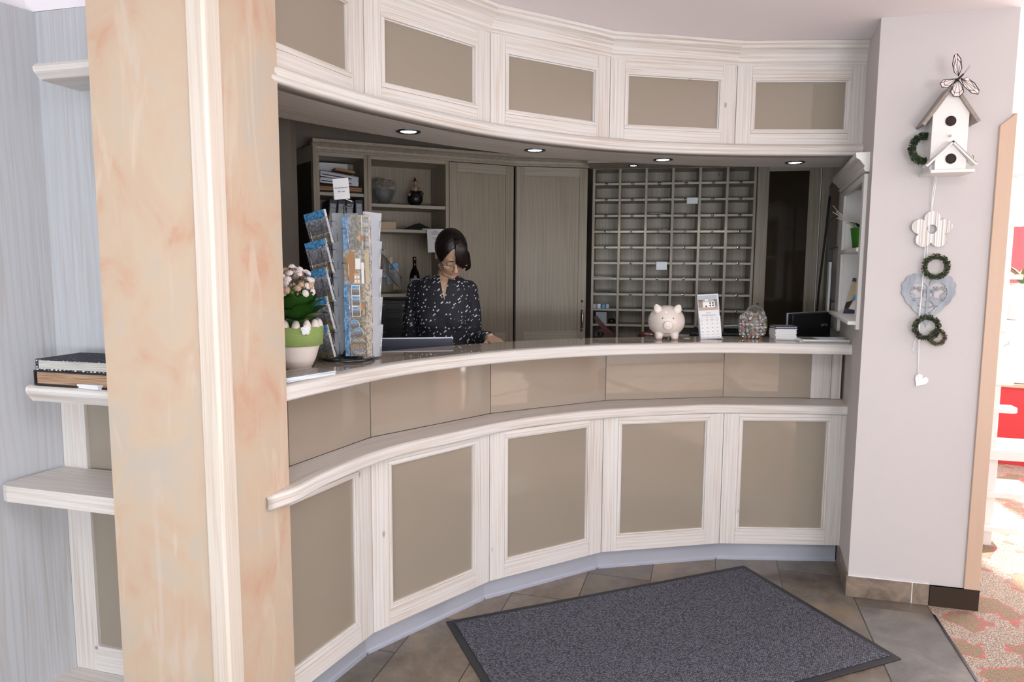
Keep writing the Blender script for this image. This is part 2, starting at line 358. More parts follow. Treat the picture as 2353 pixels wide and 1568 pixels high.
class G:
    def __init__(s): s.v = []; s.f = []; s.mi = []; s.sm = []; s.uv = []; s.mats = []
    def add(s, vs, fs, mat, smooth=False, M=None, uvs=None):
        n = len(s.v)
        for p in vs:
            p = Vector(p)
            if M is not None: p = M @ p
            s.v.append(tuple(p))
        if mat not in s.mats: s.mats.append(mat)
        k = s.mats.index(mat)
        for i, f in enumerate(fs):
            s.f.append([n + a for a in f]); s.mi.append(k); s.sm.append(smooth)
            s.uv.append(uvs[i] if uvs else None)
        return s
    def box(s, x0, y0, z0, x1, y1, z1, mat, M=None):
        v = [(x0, y0, z0), (x1, y0, z0), (x1, y1, z0), (x0, y1, z0), (x0, y0, z1), (x1, y0, z1), (x1, y1, z1), (x0, y1, z1)]
        f = [(3, 2, 1, 0), (4, 5, 6, 7), (0, 1, 5, 4), (1, 2, 6, 5), (2, 3, 7, 6), (3, 0, 4, 7)]
        return s.add(v, f, mat, False, M)
    def cbox(s, c, d, mat, M=None):
        return s.box(c[0] - d[0] / 2, c[1] - d[1] / 2, c[2] - d[2] / 2, c[0] + d[0] / 2, c[1] + d[1] / 2, c[2] + d[2] / 2, mat, M)
    def prism(s, poly, z0, z1, mat, M=None, smooth=False):
        """vertical prism over a plan polygon"""
        a = sum(poly[i][0] * poly[(i + 1) % len(poly)][1] - poly[(i + 1) % len(poly)][0] * poly[i][1] for i in range(len(poly)))
        if a < 0: poly = poly[::-1]
        n = len(poly)
        v = [(x, y, z0) for x, y in poly] + [(x, y, z1) for x, y in poly]
        s.add(v, [list(range(n))[::-1], list(range(n, 2 * n))], mat, False, M)
        v2 = list(v)
        return s.add(v2, [(i, (i + 1) % n, n + (i + 1) % n, n + i) for i in range(n)], mat, smooth, M)
    def plate(s, poly, y0, y1, mat, M=None, smooth=False):
        """plate cut from an outline in the xz plane, thick along y"""
        R = Matrix(((1, 0, 0, 0), (0, 0, -1, 0), (0, 1, 0, 0), (0, 0, 0, 1)))   # (x,y,z)->(x,-z,y)
        MM = (M if M is not None else Matrix.Identity(4)) @ R
        return s.prism(poly, -y1, -y0, mat, MM, smooth)
    def quad(s, a, b, c, d, mat, M=None):
        return s.add([a, b, c, d], [(0, 1, 2, 3)], mat, False, M, [[(0, 0), (1, 0), (1, 1), (0, 1)]])
    def tube(s, pts, r, mat, M=None, n=8, closed=False):
        pts = [Vector(p) for p in pts]; m = len(pts); vs = []; fs = []
        prev = None
        for i, p in enumerate(pts):
            if closed: d = pts[(i + 1) % m] - pts[i - 1]
            else: d = pts[min(i + 1, m - 1)] - pts[max(i - 1, 0)]
            d = d.normalized() if d.length > 1e-9 else Vector((0, 0, 1))
            a = prev if prev is not None else (Vector((0, 0, 1)) if abs(d.z) < 0.9 else Vector((1, 0, 0)))
            a = a - d * a.dot(d)
            if a.length < 1e-6: a = d.orthogonal()
            a.normalize(); prev = a; b = d.cross(a)
            rr = r[i] if isinstance(r, (list, tuple)) else r
            for k in range(n):
                t = 2 * PI * k / n
                vs.append(p + a * (rr * math.cos(t)) + b * (rr * math.sin(t)))
        for i in range(m if closed else m - 1):
            j = (i + 1) % m
            for k in range(n):
                k2 = (k + 1) % n
                fs.append((i * n + k, i * n + k2, j * n + k2, j * n + k))
        if not closed:
            fs.append(list(range(n))[::-1]); fs.append([(m - 1) * n + k for k in range(n)])
        return s.add(vs, fs, mat, True, M)
    def lathe(s, prof, mat, M=None, n=32, close=True, ratio=1.0):
        vs = []; fs = []; uvs = []
        for r, z in prof:
            for k in range(n):
                t = 2 * PI * k / n; vs.append((r * math.cos(t), r * math.sin(t) * ratio, z))
        for i in range(len(prof) - 1):
            for k in range(n):
                k2 = (k + 1) % n
                fs.append((i * n + k, i * n + k2, (i + 1) * n + k2, (i + 1) * n + k))
                a, b2 = prof[i][1] * 10, prof[i + 1][1] * 10
                uvs.append([(k / n * 4, a), ((k + 1) / n * 4, a), ((k + 1) / n * 4, b2), (k / n * 4, b2)])
        if close:
            fs.append(list(range(n))[::-1]); uvs.append(None)
            fs.append([(len(prof) - 1) * n + k for k in range(n)]); uvs.append(None)
        return s.add(vs, fs, mat, True, M, uvs)
    def ball(s, c, r, mat, M=None, n=16, m=10, fn=None):
        r = (r, r, r) if isinstance(r, (int, float)) else r
        vs = [(0, 0, -1)]; fs = []; uvs = []
        for i in range(1, m):
            ph = -PI / 2 + PI * i / m
            for k in range(n):
                t = 2 * PI * k / n; vs.append((math.cos(ph) * math.cos(t), math.cos(ph) * math.sin(t), math.sin(ph)))
        vs.append((0, 0, 1)); top = len(vs) - 1
        for k in range(n):
            k2 = (k + 1) % n
            fs.append((0, 1 + k2, 1 + k)); uvs.append([(k / n, 0)] * 3)
            for i in range(m - 2):
                a = 1 + i * n
                fs.append((a + k, a + k2, a + n + k2, a + n + k))
                u0, u1, w0, w1 = k / n, (k + 1) / n, i / m, (i + 1) / m
                uvs.append([(u0, w0), (u1, w0), (u1, w1), (u0, w1)])
            a = 1 + (m - 2) * n; fs.append((a + k, a + k2, top)); uvs.append([(k / n, 1)] * 3)
        out = []
        for p in vs:
            p = Vector(p)
            if fn: p = Vector(fn(p))
            out.append((c[0] + p.x * r[0], c[1] + p.y * r[1], c[2] + p.z * r[2]))
        return s.add(out, fs, mat, True, M, uvs)
    def sweep(s, prof, path, mat, M=None, smooth=False, caps=True):
        """closed profile (offset to the left of travel, height) carried along a plan path, mitred"""
        n = len(prof); m = len(path); vs = []; fs = []; uvs = []
        cum = [0]
        for i in range(1, m): cum.append(cum[-1] + dist(path[i], path[i - 1]))
        per = [0]
        for k in range(n): per.append(per[-1] + math.hypot(prof[(k + 1) % n][0] - prof[k][0], prof[(k + 1) % n][1] - prof[k][1]))
        for i, p in enumerate(path):
            d1 = Vector((path[i][0] - path[i - 1][0], path[i][1] - path[i - 1][1])).normalized() if i > 0 else None
            d2 = Vector((path[i + 1][0] - path[i][0], path[i + 1][1] - path[i][1])).normalized() if i < m - 1 else None
            if d1 is None: d1 = d2
            if d2 is None: d2 = d1
            n1 = Vector((-d1.y, d1.x)); n2 = Vector((-d2.y, d2.x)); mm = (n1 + n2)
            mm = mm / max(0.3, (1 + n1.dot(n2)))
            for o, z in prof: vs.append((p[0] + mm.x * o, p[1] + mm.y * o, z))
        for i in range(m - 1):
            for k in range(n):
                k2 = (k + 1) % n
                fs.append((i * n + k, (i + 1) * n + k, (i + 1) * n + k2, i * n + k2))
                uvs.append([(cum[i], per[k]), (cum[i + 1], per[k]), (cum[i + 1], per[k + 1]), (cum[i], per[k + 1])])
        a = sum(prof[i][0] * prof[(i + 1) % n][1] - prof[(i + 1) % n][0] * prof[i][1] for i in range(n))
        if a > 0: fs = [f[::-1] for f in fs]; uvs = [u[::-1] for u in uvs]
        if caps:
            c0 = list(range(n)); c1 = [(m - 1) * n + k for k in range(n)]
            if a > 0: fs += [c0, c1[::-1]]
            else: fs += [c0[::-1], c1]
            uvs += [[(prof[k][0], prof[k][1]) for k in range(n)]] * 2
        return s.add(vs, fs, mat, smooth, M, uvs)
    def build(s, name, parent=None, M=None, bevel=0, seg=2, label=None, autos=None, sub=0):
        me = bpy.data.meshes.new(name); me.from_pydata(s.v, [], s.f)
        for mt in s.mats: me.materials.append(MATS[mt])
        me.polygons.foreach_set('material_index', s.mi); me.polygons.foreach_set('use_smooth', s.sm)
        uvl = me.uv_layers.new(name='UVMap')
        for p in me.polygons:
            u = s.uv[p.index]
            if u:
                for li, c in zip(p.loop_indices, u): uvl.data[li].uv = c
        me.validate(); me.update()
        o = bpy.data.objects.new(name, me); COL.objects.link(o)
        if parent is not None: o.parent = parent
        if M is not None: o.matrix_local = M
        if bevel:
            b = o.modifiers.new('bevel', 'BEVEL'); b.width = bevel; b.segments = seg; b.limit_method = 'ANGLE'; b.angle_limit = math.radians(40)
        if sub:
            b = o.modifiers.new('sub', 'SUBSURF'); b.levels = sub; b.render_levels = sub
        if label: o['label'] = label
        return o
def thing(name, label, cat, M=None, group=None):
    o = bpy.data.objects.new(name, None); o.empty_display_size = 0.1; COL.objects.link(o)
    if M is not None: o.matrix_local = M
    o['label'] = label; o['category'] = cat
    if group: o['group'] = group
    return o
def tag(o, label, cat, group=None, kind=None):
    o['label'] = label; o['category'] = cat
    if group: o['group'] = group
    if kind: o['kind'] = kind
    return o
def struct(o): o['kind'] = 'structure'; return o
def text(body, size, mat, parent, M, name='lettering', extrude=0.0004, align='CENTER'):
    c = bpy.data.curves.new('txt', 'FONT'); c.body = body; c.size = size; c.extrude = extrude; c.align_x = align; c.align_y = 'CENTER'
    o = bpy.data.objects.new('txt', c); COL.objects.link(o)
    dg = bpy.context.evaluated_depsgraph_get(); me = bpy.data.meshes.new_from_object(o.evaluated_get(dg))
    bpy.data.objects.remove(o); me.materials.clear(); me.materials.append(MATS[mat])
    r = bpy.data.objects.new(name, me); COL.objects.link(r); r.parent = parent; r.matrix_local = M
    return r
RX = Matrix.Rotation(PI / 2, 4, 'X')     # text lying in xy -> standing in xz, facing -y
def copy_tree(o, parent=None):
    kids = list(o.children); c = o.copy(); COL.objects.link(c); c.parent = parent
    for k in kids: copy_tree(k, c)
    return c
def catmull(pts, k=8):
    out = []; P = [(2 * pts[0][0] - pts[1][0], 2 * pts[0][1] - pts[1][1])] + list(pts) + [(2 * pts[-1][0] - pts[-2][0], 2 * pts[-1][1] - pts[-2][1])]
    for i in range(1, len(P) - 2):
        for j in range(k):
            t = j / k; q = []
            for a in range(2):
                p0, p1, p2, p3 = P[i - 1][a], P[i][a], P[i + 1][a], P[i + 2][a]
                q.append(0.5 * (2 * p1 + (p2 - p0) * t + (2 * p0 - 5 * p1 + 4 * p2 - p3) * t * t + (3 * p1 - p0 - 3 * p2 + p3) * t ** 3))
            out.append(tuple(q))
    out.append(tuple(pts[-1])); return out
def offset(path, d):
    """shift a plan path to its left"""
    out = []
    for i, p in enumerate(path):
        a = path[max(i - 1, 0)]; b = path[min(i + 1, len(path) - 1)]
        t = Vector((b[0] - a[0], b[1] - a[1])).normalized(); out.append((p[0] - t.y * d, p[1] + t.x * d))
    return out
# ================================================================ THE ROOM
U = (0.9636, -0.2672); V = (0.2672, 0.9636)          # the building's grid (tile joints, pillar faces)
def st(s, t): return (U[0] * s + V[0] * t, U[1] * s + V[1] * t)
GA = math.atan2(U[1], U[0])
S0 = (1.549, 3.064); SD = (0.3252, 0.9456); SA = math.atan2(SD[1], SD[0])
Q0 = (2.045, 2.937)
def sw(s, y=0.0): return (S0[0] + SD[0] * s - SD[1] * y, S0[1] + SD[1] * s + SD[0] * y)   # along the side wall; y toward the office

# floor: tiles left of the joint s = 1.003, carpet to its right
g = G(); A = st(1.003, -7); B = st(1.003, 3.19); C = st(1.003, 9)
MI = fr((0, 0), U).inverted()
m = MATS['slate_tiles']
mp = [n for n in m.node_tree.nodes if n.type == 'MAPPING'][0]
# brick x runs along the long side of a tile (t), brick y across the columns (s)
mp.vector_type = 'TEXTURE'; mp.inputs['Location'].default_value = (*st(0.7, 3.266), 0); mp.inputs['Rotation'].default_value = (0, 0, GA + PI / 2)
g.prism([st(-6, -6), st(1.003, -6), st(1.003, 9), st(-6, 9)], -0.06, 0.0, 'slate_tiles')
struct(g.build('floor'))
g = G(); g.prism([st(1.003, -6), st(9, -6), st(9, 9), st(1.003, 9)], -0.06, 0.001, 'flower_carpet'); struct(g.build('floor'))
g = G(); g.prism([st(0.703, 1.45), st(1.0, 1.45), st(1.0, 3.268), st(0.703, 3.268)], -0.02, 0.0012, 'slate_grey')
g.prism([st(0.703, -1.5), st(1.0, -1.5), st(1.0, 1.447), st(0.703, 1.447)], -0.02, 0.0012, 'slate_grey'); struct(g.build('floor'))
g = G(); g.prism([st(0.998, -6), st(1.008, -6), st(1.008, 3.27), st(0.998, 3.27)], -0.01, 0.004, 'dark_steel'); struct(g.build('trim_1'))

g = G(); g.prism([(-5, -3.4), (6.72, -3.4), (6.72, 9), (-5, 9)], 2.55, 2.65, 'ceiling_paint'); struct(g.build('ceiling'))
# lower soffit over the left niche
g = G(); g.prism([(-3.2, 0.9), (-1.95, 1.55), (-1.545, 2.30), (-1.0, 2.16), (-0.95, 2.6), (-3.2, 2.9)], 2.29, 2.549, 'ceiling_paint'); struct(g.build('trim_2'))

def pwall(name, a, b, th, z0, z1, mat, holes=()):
    """wall from plan point a to b, thick to its left, with rectangular holes (s0,s1,z0,z1)"""
    g = G(); MM = fr(a, b); Lw = dist(a, b); xs = 0.0
    for s0, s1, h0, h1 in holes:
        if s0 > xs: g.box(xs, 0, z0, s0, th, z1, mat, MM)
        if h0 > z0: g.box(s0, 0, z0, s1, th, h0, mat, MM)
        if h1 < z1: g.box(s0, 0, h1, s1, th, z1, mat, MM)
        xs = s1
    if xs < Lw: g.box(xs, 0, z0, Lw, th, z1, mat, MM)
    return struct(g.build(name))
def window(n, a, b, s0, s1, z0, z1, nx, mat='trim_white'):
    g = G(); MM = fr(a, b)
    for i in range(nx + 1):
        x = s0 + (s1 - s0) * i / nx; g.box(x - 0.03, 0.02, z0, x + 0.03, 0.09, z1, mat, MM)
    for z in (z0 + 0.03, z0 + (z1 - z0) * 0.72, z1 - 0.03): g.box(s0, 0.025, z - 0.03, s1, 0.085, z + 0.03, mat, MM)
    return struct(g.build('window_%d' % n))
# behind the photographer: peach lounge wall with two windows
pwall('wall_back', (3.2, -3.0), (-3.6, -3.0), -0.2, 0, 2.55, 'peach_wall', [(0.7, 2.7, 0.65, 2.35), (3.8, 6.4, 0.65, 2.35)])
window(1, (3.2, -3.0), (-3.6, -3.0), 0.7, 2.7, 0.65, 2.35, 2); window(2, (3.2, -3.0), (-3.6, -3.0), 3.8, 6.4, 0.65, 2.35, 3)
pwall('wall_left', (-3.6, -3.0), (-3.2, 2.6), 0.15, 0, 2.55, 'peach_wall')
# winter garden on the right: glazed far walls
pwall('wall_garden_right', (6.5, -3.0), (6.5, 8.2), -0.2, 0, 2.55, 'glaze_white', [(0.6, 10.8, 0.35, 2.45)])
window(3, (6.5, -3.0), (6.5, 8.2), 0.6, 10.8, 0.35, 2.45, 9)
pwall('wall_garden_far', (1.9, 8.2), (6.5, 8.2), 0.2, 0, 2.55, 'glaze_white', [(0.5, 4.2, 0.9, 2.45)])
window(4, (1.9, 8.2), (6.5, 8.2), 0.5, 4.2, 0.9, 2.45, 4)
pwall('wall_garden_near', (6.5, -3.0), (3.2, -3.0), -0.2, 0, 2.55, 'glaze_white')

# the wall block right of the desk, with the shelf niche in its office side
E1 = sw(2.9); E2 = (Q0[0] + SD[0] * 2.9, Q0[1] + SD[1] * 2.9); NR = -0.16
n0, n1 = 0.16, 0.84
g = G(); full = [S0, Q0, E2, E1]
g.prism(full, 0, 1.24, 'wall_plaster'); g.prism(full, 1.92, 2.55, 'wall_plaster')
g.prism([S0, Q0, E2, E1, sw(n1), sw(n1, NR), sw(n0, NR), sw(n0)], 1.24, 1.92, 'wall_plaster')
struct(g.build('wall_right'))
# office walls
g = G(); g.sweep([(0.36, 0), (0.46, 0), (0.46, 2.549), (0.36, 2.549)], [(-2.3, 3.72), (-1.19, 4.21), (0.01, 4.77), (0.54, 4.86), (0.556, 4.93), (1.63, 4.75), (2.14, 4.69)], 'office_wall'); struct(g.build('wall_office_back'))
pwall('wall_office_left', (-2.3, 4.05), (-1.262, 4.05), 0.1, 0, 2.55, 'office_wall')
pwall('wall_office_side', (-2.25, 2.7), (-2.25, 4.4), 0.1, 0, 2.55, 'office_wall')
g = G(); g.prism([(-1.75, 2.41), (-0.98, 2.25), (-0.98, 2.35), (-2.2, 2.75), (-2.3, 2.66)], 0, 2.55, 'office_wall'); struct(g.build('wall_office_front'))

# left pillar with its wooden corner guard
PC = (-0.773, 1.806); PE1 = (PC[0] + V[0] * 0.31, PC[1] + V[1] * 0.31); PE2 = (PC[0] - U[0] * 0.36, PC[1] - U[1] * 0.36)
PE3 = (PE2[0] + V[0] * 0.31, PE2[1] + V[1] * 0.31)
g = G(); g.prism([PE2, PC, PE1, PE3], 0, 2.55, 'peach_stucco'); struct(g.build('wall_pillar'))
g = G(); MP = M_at(PC[0], PC[1], 0, GA)
prof = [(-0.045, 0), (-0.045, -0.008), (-0.040, -0.012), (0.004, -0.012), (0.012, -0.006), (0.012, 0.046), (0.008, 0.052), (0, 0.052), (0, 0)]
g.prism(prof, 0.0, 2.549, 'guard_wood', MP)
tag(g.build('corner_guard', bevel=0.002), 'whitewashed wooden corner strip running up the peach pillar', 'corner guard')

# right wall: beech corner guard with a slanted top, skirtings
g = G(); MQ = fr(S0, Q0); LQ = dist(S0, Q0)
g.add([(LQ - 0.045, -0.014, 0.095), (LQ + 0.014, -0.014, 0.095), (LQ + 0.014, -0.014, 2.135), (LQ - 0.045, -0.014, 2.085),
       (LQ - 0.045, 0.0, 0.095), (LQ + 0.014, 0.0, 0.095), (LQ + 0.014, 0.0, 2.135), (LQ - 0.045, 0.0, 2.085)],
      [(0, 1, 2, 3), (7, 6, 5, 4), (0, 4, 5, 1), (1, 5, 6, 2), (2, 6, 7, 3), (3, 7, 4, 0)], 'beech_z', False, MQ)
g.box(LQ, 0, 0.095, LQ + 0.014, 0.05, 2.135, 'beech_z', MQ)
tag(g.build('corner_guard', bevel=0.002), 'plain beech corner board with a slanted top, right of the birdhouse', 'corner guard')
g = G()
for a, b in ((0.0, 0.262), (0.266, 0.332)): g.box(a - (0.008 if a == 0 else 0), -0.009, 0.0, b, 0.0, 0.097, 'skirting_tile', MQ)
g.box(-0.006, -0.007, 0.0, 0.332, 0.0, 0.1, 'paper', MQ)
struct(g.build('baseboard_right', bevel=0.001))
g = G(); g.box(0.334, -0.014, 0.0, LQ + 0.016, 0.0, 0.094, 'hole_dark', MQ); g.box(0.334, -0.016, 0.088, LQ + 0.018, 0.0, 0.094, 'hole_dark', MQ)
g.box(LQ, 0, 0, LQ + 0.016, 0.6, 0.094, 'hole_dark', MQ); struct(g.build('baseboard_front', bevel=0.001))
g = G(); MS = M_at(S0[0], S0[1], 0, SA)
g.box(-0.008, 0.0, 0.0, 0.37, 0.009, 0.1, 'skirting_tile', MS); struct(g.build('baseboard_side', bevel=0.001))

# door mat
g = G(); MT = fr((-0.272, 2.80), (1.176, 3.373)); Lm = 1.557
g.box(0.03, -0.87, 0.002, Lm - 0.03, -0.03, 0.008, 'mat_pile', MT)
root = thing('door_mat', 'dark grey ribbed entrance mat with a black rubber border lying on the slate tiles', 'door mat', MT)
g = G(); g.box(0, -0.90, 0.0012, Lm, 0, 0.004, 'rubber')
for q in ((0, -0.03, Lm, 0), (0, -0.90, Lm, -0.87), (0, -0.87, 0.03, -0.03), (Lm - 0.03, -0.87, Lm, -0.03)):
    g.box(q[0], q[1], 0.0012, q[2], q[3], 0.0055, 'rubber')
g.build('rubber_border', root, bevel=0.002)
g = G(); g.box(0.03, -0.87, 0.004, Lm - 0.03, -0.03, 0.009, 'mat_pile'); g.build('pile', root, bevel=0.002)
# ================================================================ RECEPTION DESK
DP = [(-0.783, 1.97), (-0.523, 2.53), (-0.095, 2.975), (0.444, 3.30), (1.062, 3.42), (1.668, 3.402)]   # door-plane vertices, left to right
BP = [(-0.93, 1.90), (-0.752, 2.30), (-0.559, 2.71), (-0.098, 3.173), (0.478, 3.505), (1.113, 3.62), (1.735, 3.59)]
FA = [(-0.660, 2.105), (-0.60, 2.30), (-0.462, 2.575), (-0.243, 2.82), (0.066, 3.083), (0.42, 3.263), (0.815, 3.368), (1.05, 3.392), (1.43, 3.381), (1.665, 3.345)]
ARC = catmull(FA, 6)
ORD = ['second from the pillar', 'third from the pillar', 'in the middle', 'second from the right wall', 'at the right wall']

def framed_panel(root, W, z0, z1, pz0, pz1, sl, sr, mats=('wood_z', 'wood_x'), glass='taupe_panel', th=0.022, bead=0.014):
    """stiles, rails, moulded bead and a glass pane in the local xz plane; y points into the desk"""
    wz, wx = mats
    G().box(0.001, 0, z0, sl, th, z1, wz).build('stile', root, bevel=0.0015)
    G().box(W - sr, 0, z0, W - 0.001, th, z1, wz).build('stile', root, bevel=0.0015)
    G().box(sl, 0.0004, z0, W - sr, th, pz0, wx).build('rail', root, bevel=0.0015)
    G().box(sl, 0.0004, pz1, W - sr, th, z1, wx).build('rail', root, bevel=0.0015)
    g = G(); b = bead
    for (x0, x1, za, zb, m) in ((sl, W - sr, pz0, pz0 + b, wx), (sl, W - sr, pz1 - b, pz1, wx), (sl, sl + b, pz0 + b, pz1 - b, wz), (W - sr - b, W - sr, pz0 + b, pz1 - b, wz)):
        g.box(x0, -0.003, za, x1, 0.012, zb, m)
        ins = 0.005
    for (x0, x1, za, zb, m) in ((sl + b, W - sr - b, pz0 + b, pz0 + b + 0.006, wx), (sl + b, W - sr - b, pz1 - b - 0.006, pz1 - b, wx),
                                (sl + b, sl + b + 0.006, pz0 + b + 0.006, pz1 - b - 0.006, wz), (W - sr - b - 0.006, W - sr - b, pz0 + b + 0.006, pz1 - b - 0.006, wz)):
        g.box(x0, 0.003, za, x1, 0.014, zb, m)
    g.build('bead_moulding', root, bevel=0.0015)
    G().box(sl + 0.002, 0.012, pz0 + 0.002, W - sr - 0.002, 0.020, pz1 - 0.002, glass).build('glass_pane', root)
    G().box(0.004, th + 0.001, z0, W - 0.004, th + 0.015, z1, wz).build('back_board', root)

for i in range(5):
    a, b = DP[i], DP[i + 1]; Wd = dist(a, b)
    root = thing('desk_front_unit', 'whitewashed front unit of the reception desk with taupe panel, ' +
                 ('beside the peach pillar' if i == 0 else ORD[i - 1] if i > 1 else 'second from the pillar'), 'desk front', fr(a, b), 'front units of the curved reception desk')
    framed_panel(root, Wd, 0.10, 0.775, 0.167, 0.757, 0.077, 0.077)
    g = G(); g.box(-0.03 if i else 0, 0.045, 0.0, Wd + 0.015 if i < 4 else Wd, 0.06, 0.099, 'plinth_paint'); g.box(0, 0.036, 0.0, Wd, 0.046, 0.008, 'plinth_paint')
    g.build('plinth', root)

# worktop ledge (lower) and raised counter top share one arc
ledge_path = [(-0.715, 1.985)] + catmull([(-0.698, 2.01), (-0.655, 2.09), (-0.60, 2.265), (-0.462, 2.545), (-0.243, 2.79), (0.066, 3.075), (0.42, 3.262), (0.815, 3.375), (1.05, 3.41), (1.43, 3.40), (1.672, 3.385)], 6)
def lip(z0, z1, d, r=0.012):
    r = 0.007
    return [(r + 0.002, z0), (r, z0), (0.002, z0 + r * 0.3), (0, z0 + r), (0, z0 + r + 0.003), (0, z1 - 0.013), (0, z1 - 0.010), (0.003, z1 - 0.004), (0.010, z1), (0.014, z1), (d - 0.002, z1), (d, z1 - 0.0002), (d, z0)]
root = thing('desk_ledge', 'lower curved whitewashed wooden ledge of the reception desk, rounded off against the pillar', 'ledge', Matrix.Translation((0.3, 3.2, 0.775)))
IM = Matrix.Translation((-0.3, -3.2, -0.775))
g = G(); g.sweep(lip(0.775, 0.82, 0.05), ledge_path, 'wood_uv', IM, True); o = g.build('front_lip', root)
g = G()
inner = offset(ledge_path, 0.0495)
# top board: fill between the lip and the glass band behind it
back = [(-0.80, 2.0), (-0.752, 2.30), (-0.559, 2.71), (-0.098, 3.173), (0.478, 3.505), (1.113, 3.62), (1.742, 3.60)]
def ribbon(g, pa, pb, z0, z1, mat, M=None, k=60):
    def res(p):
        cum = [0]
        for i in range(1, len(p)): cum.append(cum[-1] + dist(p[i], p[i - 1]))
        out = []; j = 0
        for i in range(k + 1):
            t = cum[-1] * i / k
            while j < len(p) - 2 and cum[j + 1] < t: j += 1
            u = (t - cum[j]) / max(1e-9, cum[j + 1] - cum[j]); out.append((p[j][0] + (p[j + 1][0] - p[j][0]) * u, p[j][1] + (p[j + 1][1] - p[j][1]) * u))
        return out, cum[-1]
    A, la = res(pa); B, lb = res(pb)
    for z, up in ((z1, True), (z0, False)):
        vs = [(x, y, z) for x, y in A] + [(x, y, z) for x, y in B]; n = k + 1
        fs = []; uv = []
        for i in range(k):
            f = (i, i + 1, n + i + 1, n + i); u = [(la * i / k, 0), (la * (i + 1) / k, 0), (la * (i + 1) / k, 0.3), (la * i / k, 0.3)]
            if not up: f = f[::-1]; u = u[::-1]
            fs.append(f); uv.append(u)
        g.add(vs, fs, mat, False, M, uv)
    for P, fl in ((A, False), (B, True)):
        vs = [(x, y, z0) for x, y in P] + [(x, y, z1) for x, y in P]; n = k + 1
        g.add(vs, [(i, i + 1, n + i + 1, n + i) if not fl else (n + i, n + i + 1, i + 1, i) for i in range(k)], mat, False, M)
ribbon(g, inner[4:], back[1:], 0.785, 0.8198, 'wood_uv', IM)
ribbon(g, inner[:5], [(-0.685, 2.115), (-0.67, 2.16), (-0.655, 2.2)], 0.785, 0.8196, 'wood_uv', IM, 10)
g.build('top_board', root)

# glass band between ledge and counter top
root = thing('glass_fascia', 'band of glossy taupe glass panes between the two curved desk tops', 'glass panel', Matrix.Translation((*BP[3], 0.82)))
for i in range(6):
    a, b = BP[i], BP[i + 1]; MM = Matrix.Translation((-BP[3][0], -BP[3][1], -0.82)) @ fr(a, b)
    Wd = dist(a, b); e = Wd - 0.002
    if i == 5: e = Wd - 0.175
    G().box(0.002, 0, 0.822, e, 0.008, 1.078, 'taupe_glass', MM).build('glass_pane', root)
    if i == 5:
        G().box(e + 0.001, -0.012, 0.8215, e + 0.10, 0.01, 1.078, 'wood_z', MM).build('end_stile', root, bevel=0.002)
        G().box(e + 0.102, -0.020, 0.8215, e + 0.150, 0.01, 1.078, 'wood_z', MM).build('end_stile', root, bevel=0.002)
g = G()
for i in range(6):
    a, b = BP[i], BP[i + 1]; MM = Matrix.Translation((-BP[3][0], -BP[3][1], -0.82)) @ fr(a, b); g.box(0.02 if i == 0 else 0, 0.010, 0.822, dist(a, b) - (0.03 if i == 5 else 0), 0.026, 1.078, 'wood_x', MM)
g.build('back_board', root)

root = thing('counter_top', 'raised curved counter top with a whitewashed wooden front edge and taupe glass surface', 'counter top', Matrix.Translation((0.3, 3.3, 1.08)))
IM = Matrix.Translation((-0.3, -3.3, -1.08))
top_path = catmull([(-0.80, 1.85), (-0.745, 2.0), (-0.690, 2.12), (-0.60, 2.31), (-0.455, 2.58), (-0.243, 2.825), (0.066, 3.083), (0.42, 3.263), (0.815, 3.368), (1.05, 3.392), (1.43, 3.381), (1.667, 3.345)], 6)
g = G(); g.sweep(lip(1.080, 1.130, 0.055), top_path, 'wood_uv', IM, True); g.build('front_edge', root)
bk = catmull([(-1.10, 2.0), (-1.05, 2.25), (-0.93, 2.48), (-0.70, 2.86), (-0.278, 3.238), (0.073, 3.468), (0.461, 3.63), (0.928, 3.725), (1.35, 3.735), (1.775, 3.70)], 6)
g = G(); ribbon(g, offset(top_path, 0.054), bk, 1.104, 1.1298, 'taupe_glass', IM); g.build('glass_surface', root)
g = G(); ribbon(g, offset(top_path, 0.054), bk, 1.084, 1.1038, 'wood_uv', IM); g.build('under_board', root)

# overhead cabinets on the same plan
for i in range(5):
    a, b = DP[i], DP[i + 1]
    root = thing('overhead_cabinet', 'whitewashed overhead cabinet with taupe glass window above the desk, ' +
                 ('nearest the pillar' if i == 0 else ORD[i - 1] if i > 1 else 'second from the pillar'), 'cabinet', fr(a, b, 2.06), 'overhead cabinets above the desk')
    framed_panel(root, dist(a, b), 0.0, 0.40, 0.078, 0.335, 0.072, 0.072)
    G().box(0.03, 0.04, 0.0, dist(a, b) - 0.03, 0.30, 0.49, 'office_x').build('cabinet_body', root)
# crown moulding under the ceiling
cp = [(0.022, 0), (0.0, 0), (-0.004, 0.006), (-0.004, 0.012), (-0.010, 0.018), (-0.012, 0.028), (-0.018, 0.046), (-0.030, 0.062), (-0.044, 0.070), (-0.046, 0.082), (-0.054, 0.088), (-0.056, 0.099), (0.022, 0.099)]
root = thing('crown_moulding', 'stepped whitewashed crown moulding between overhead cabinets and ceiling', 'moulding', Matrix.Translation((0.444, 3.30, 2.45)))
IM = Matrix.Translation((-0.444, -3.30, -2.45))
for i in range(5):
    path = DP[i:i + 2]
    if i: path = [DP[i - 1]] + path
    if i < 4: path = path + [DP[i + 2]]
    # build the mitred run between this pair of vertices only
    g = G(); g.sweep([(o, z + 2.45) for o, z in cp], path, 'wood_uv', IM, False, caps=False)
    n = len(cp); lo = (1 if i else 0)
    g.f = g.f[lo * n:(lo + 1) * n]; g.uv = g.uv[lo * n:(lo + 1) * n]; g.mi = g.mi[:n]; g.sm = g.sm[:n]
    g.build('moulding_run', root)
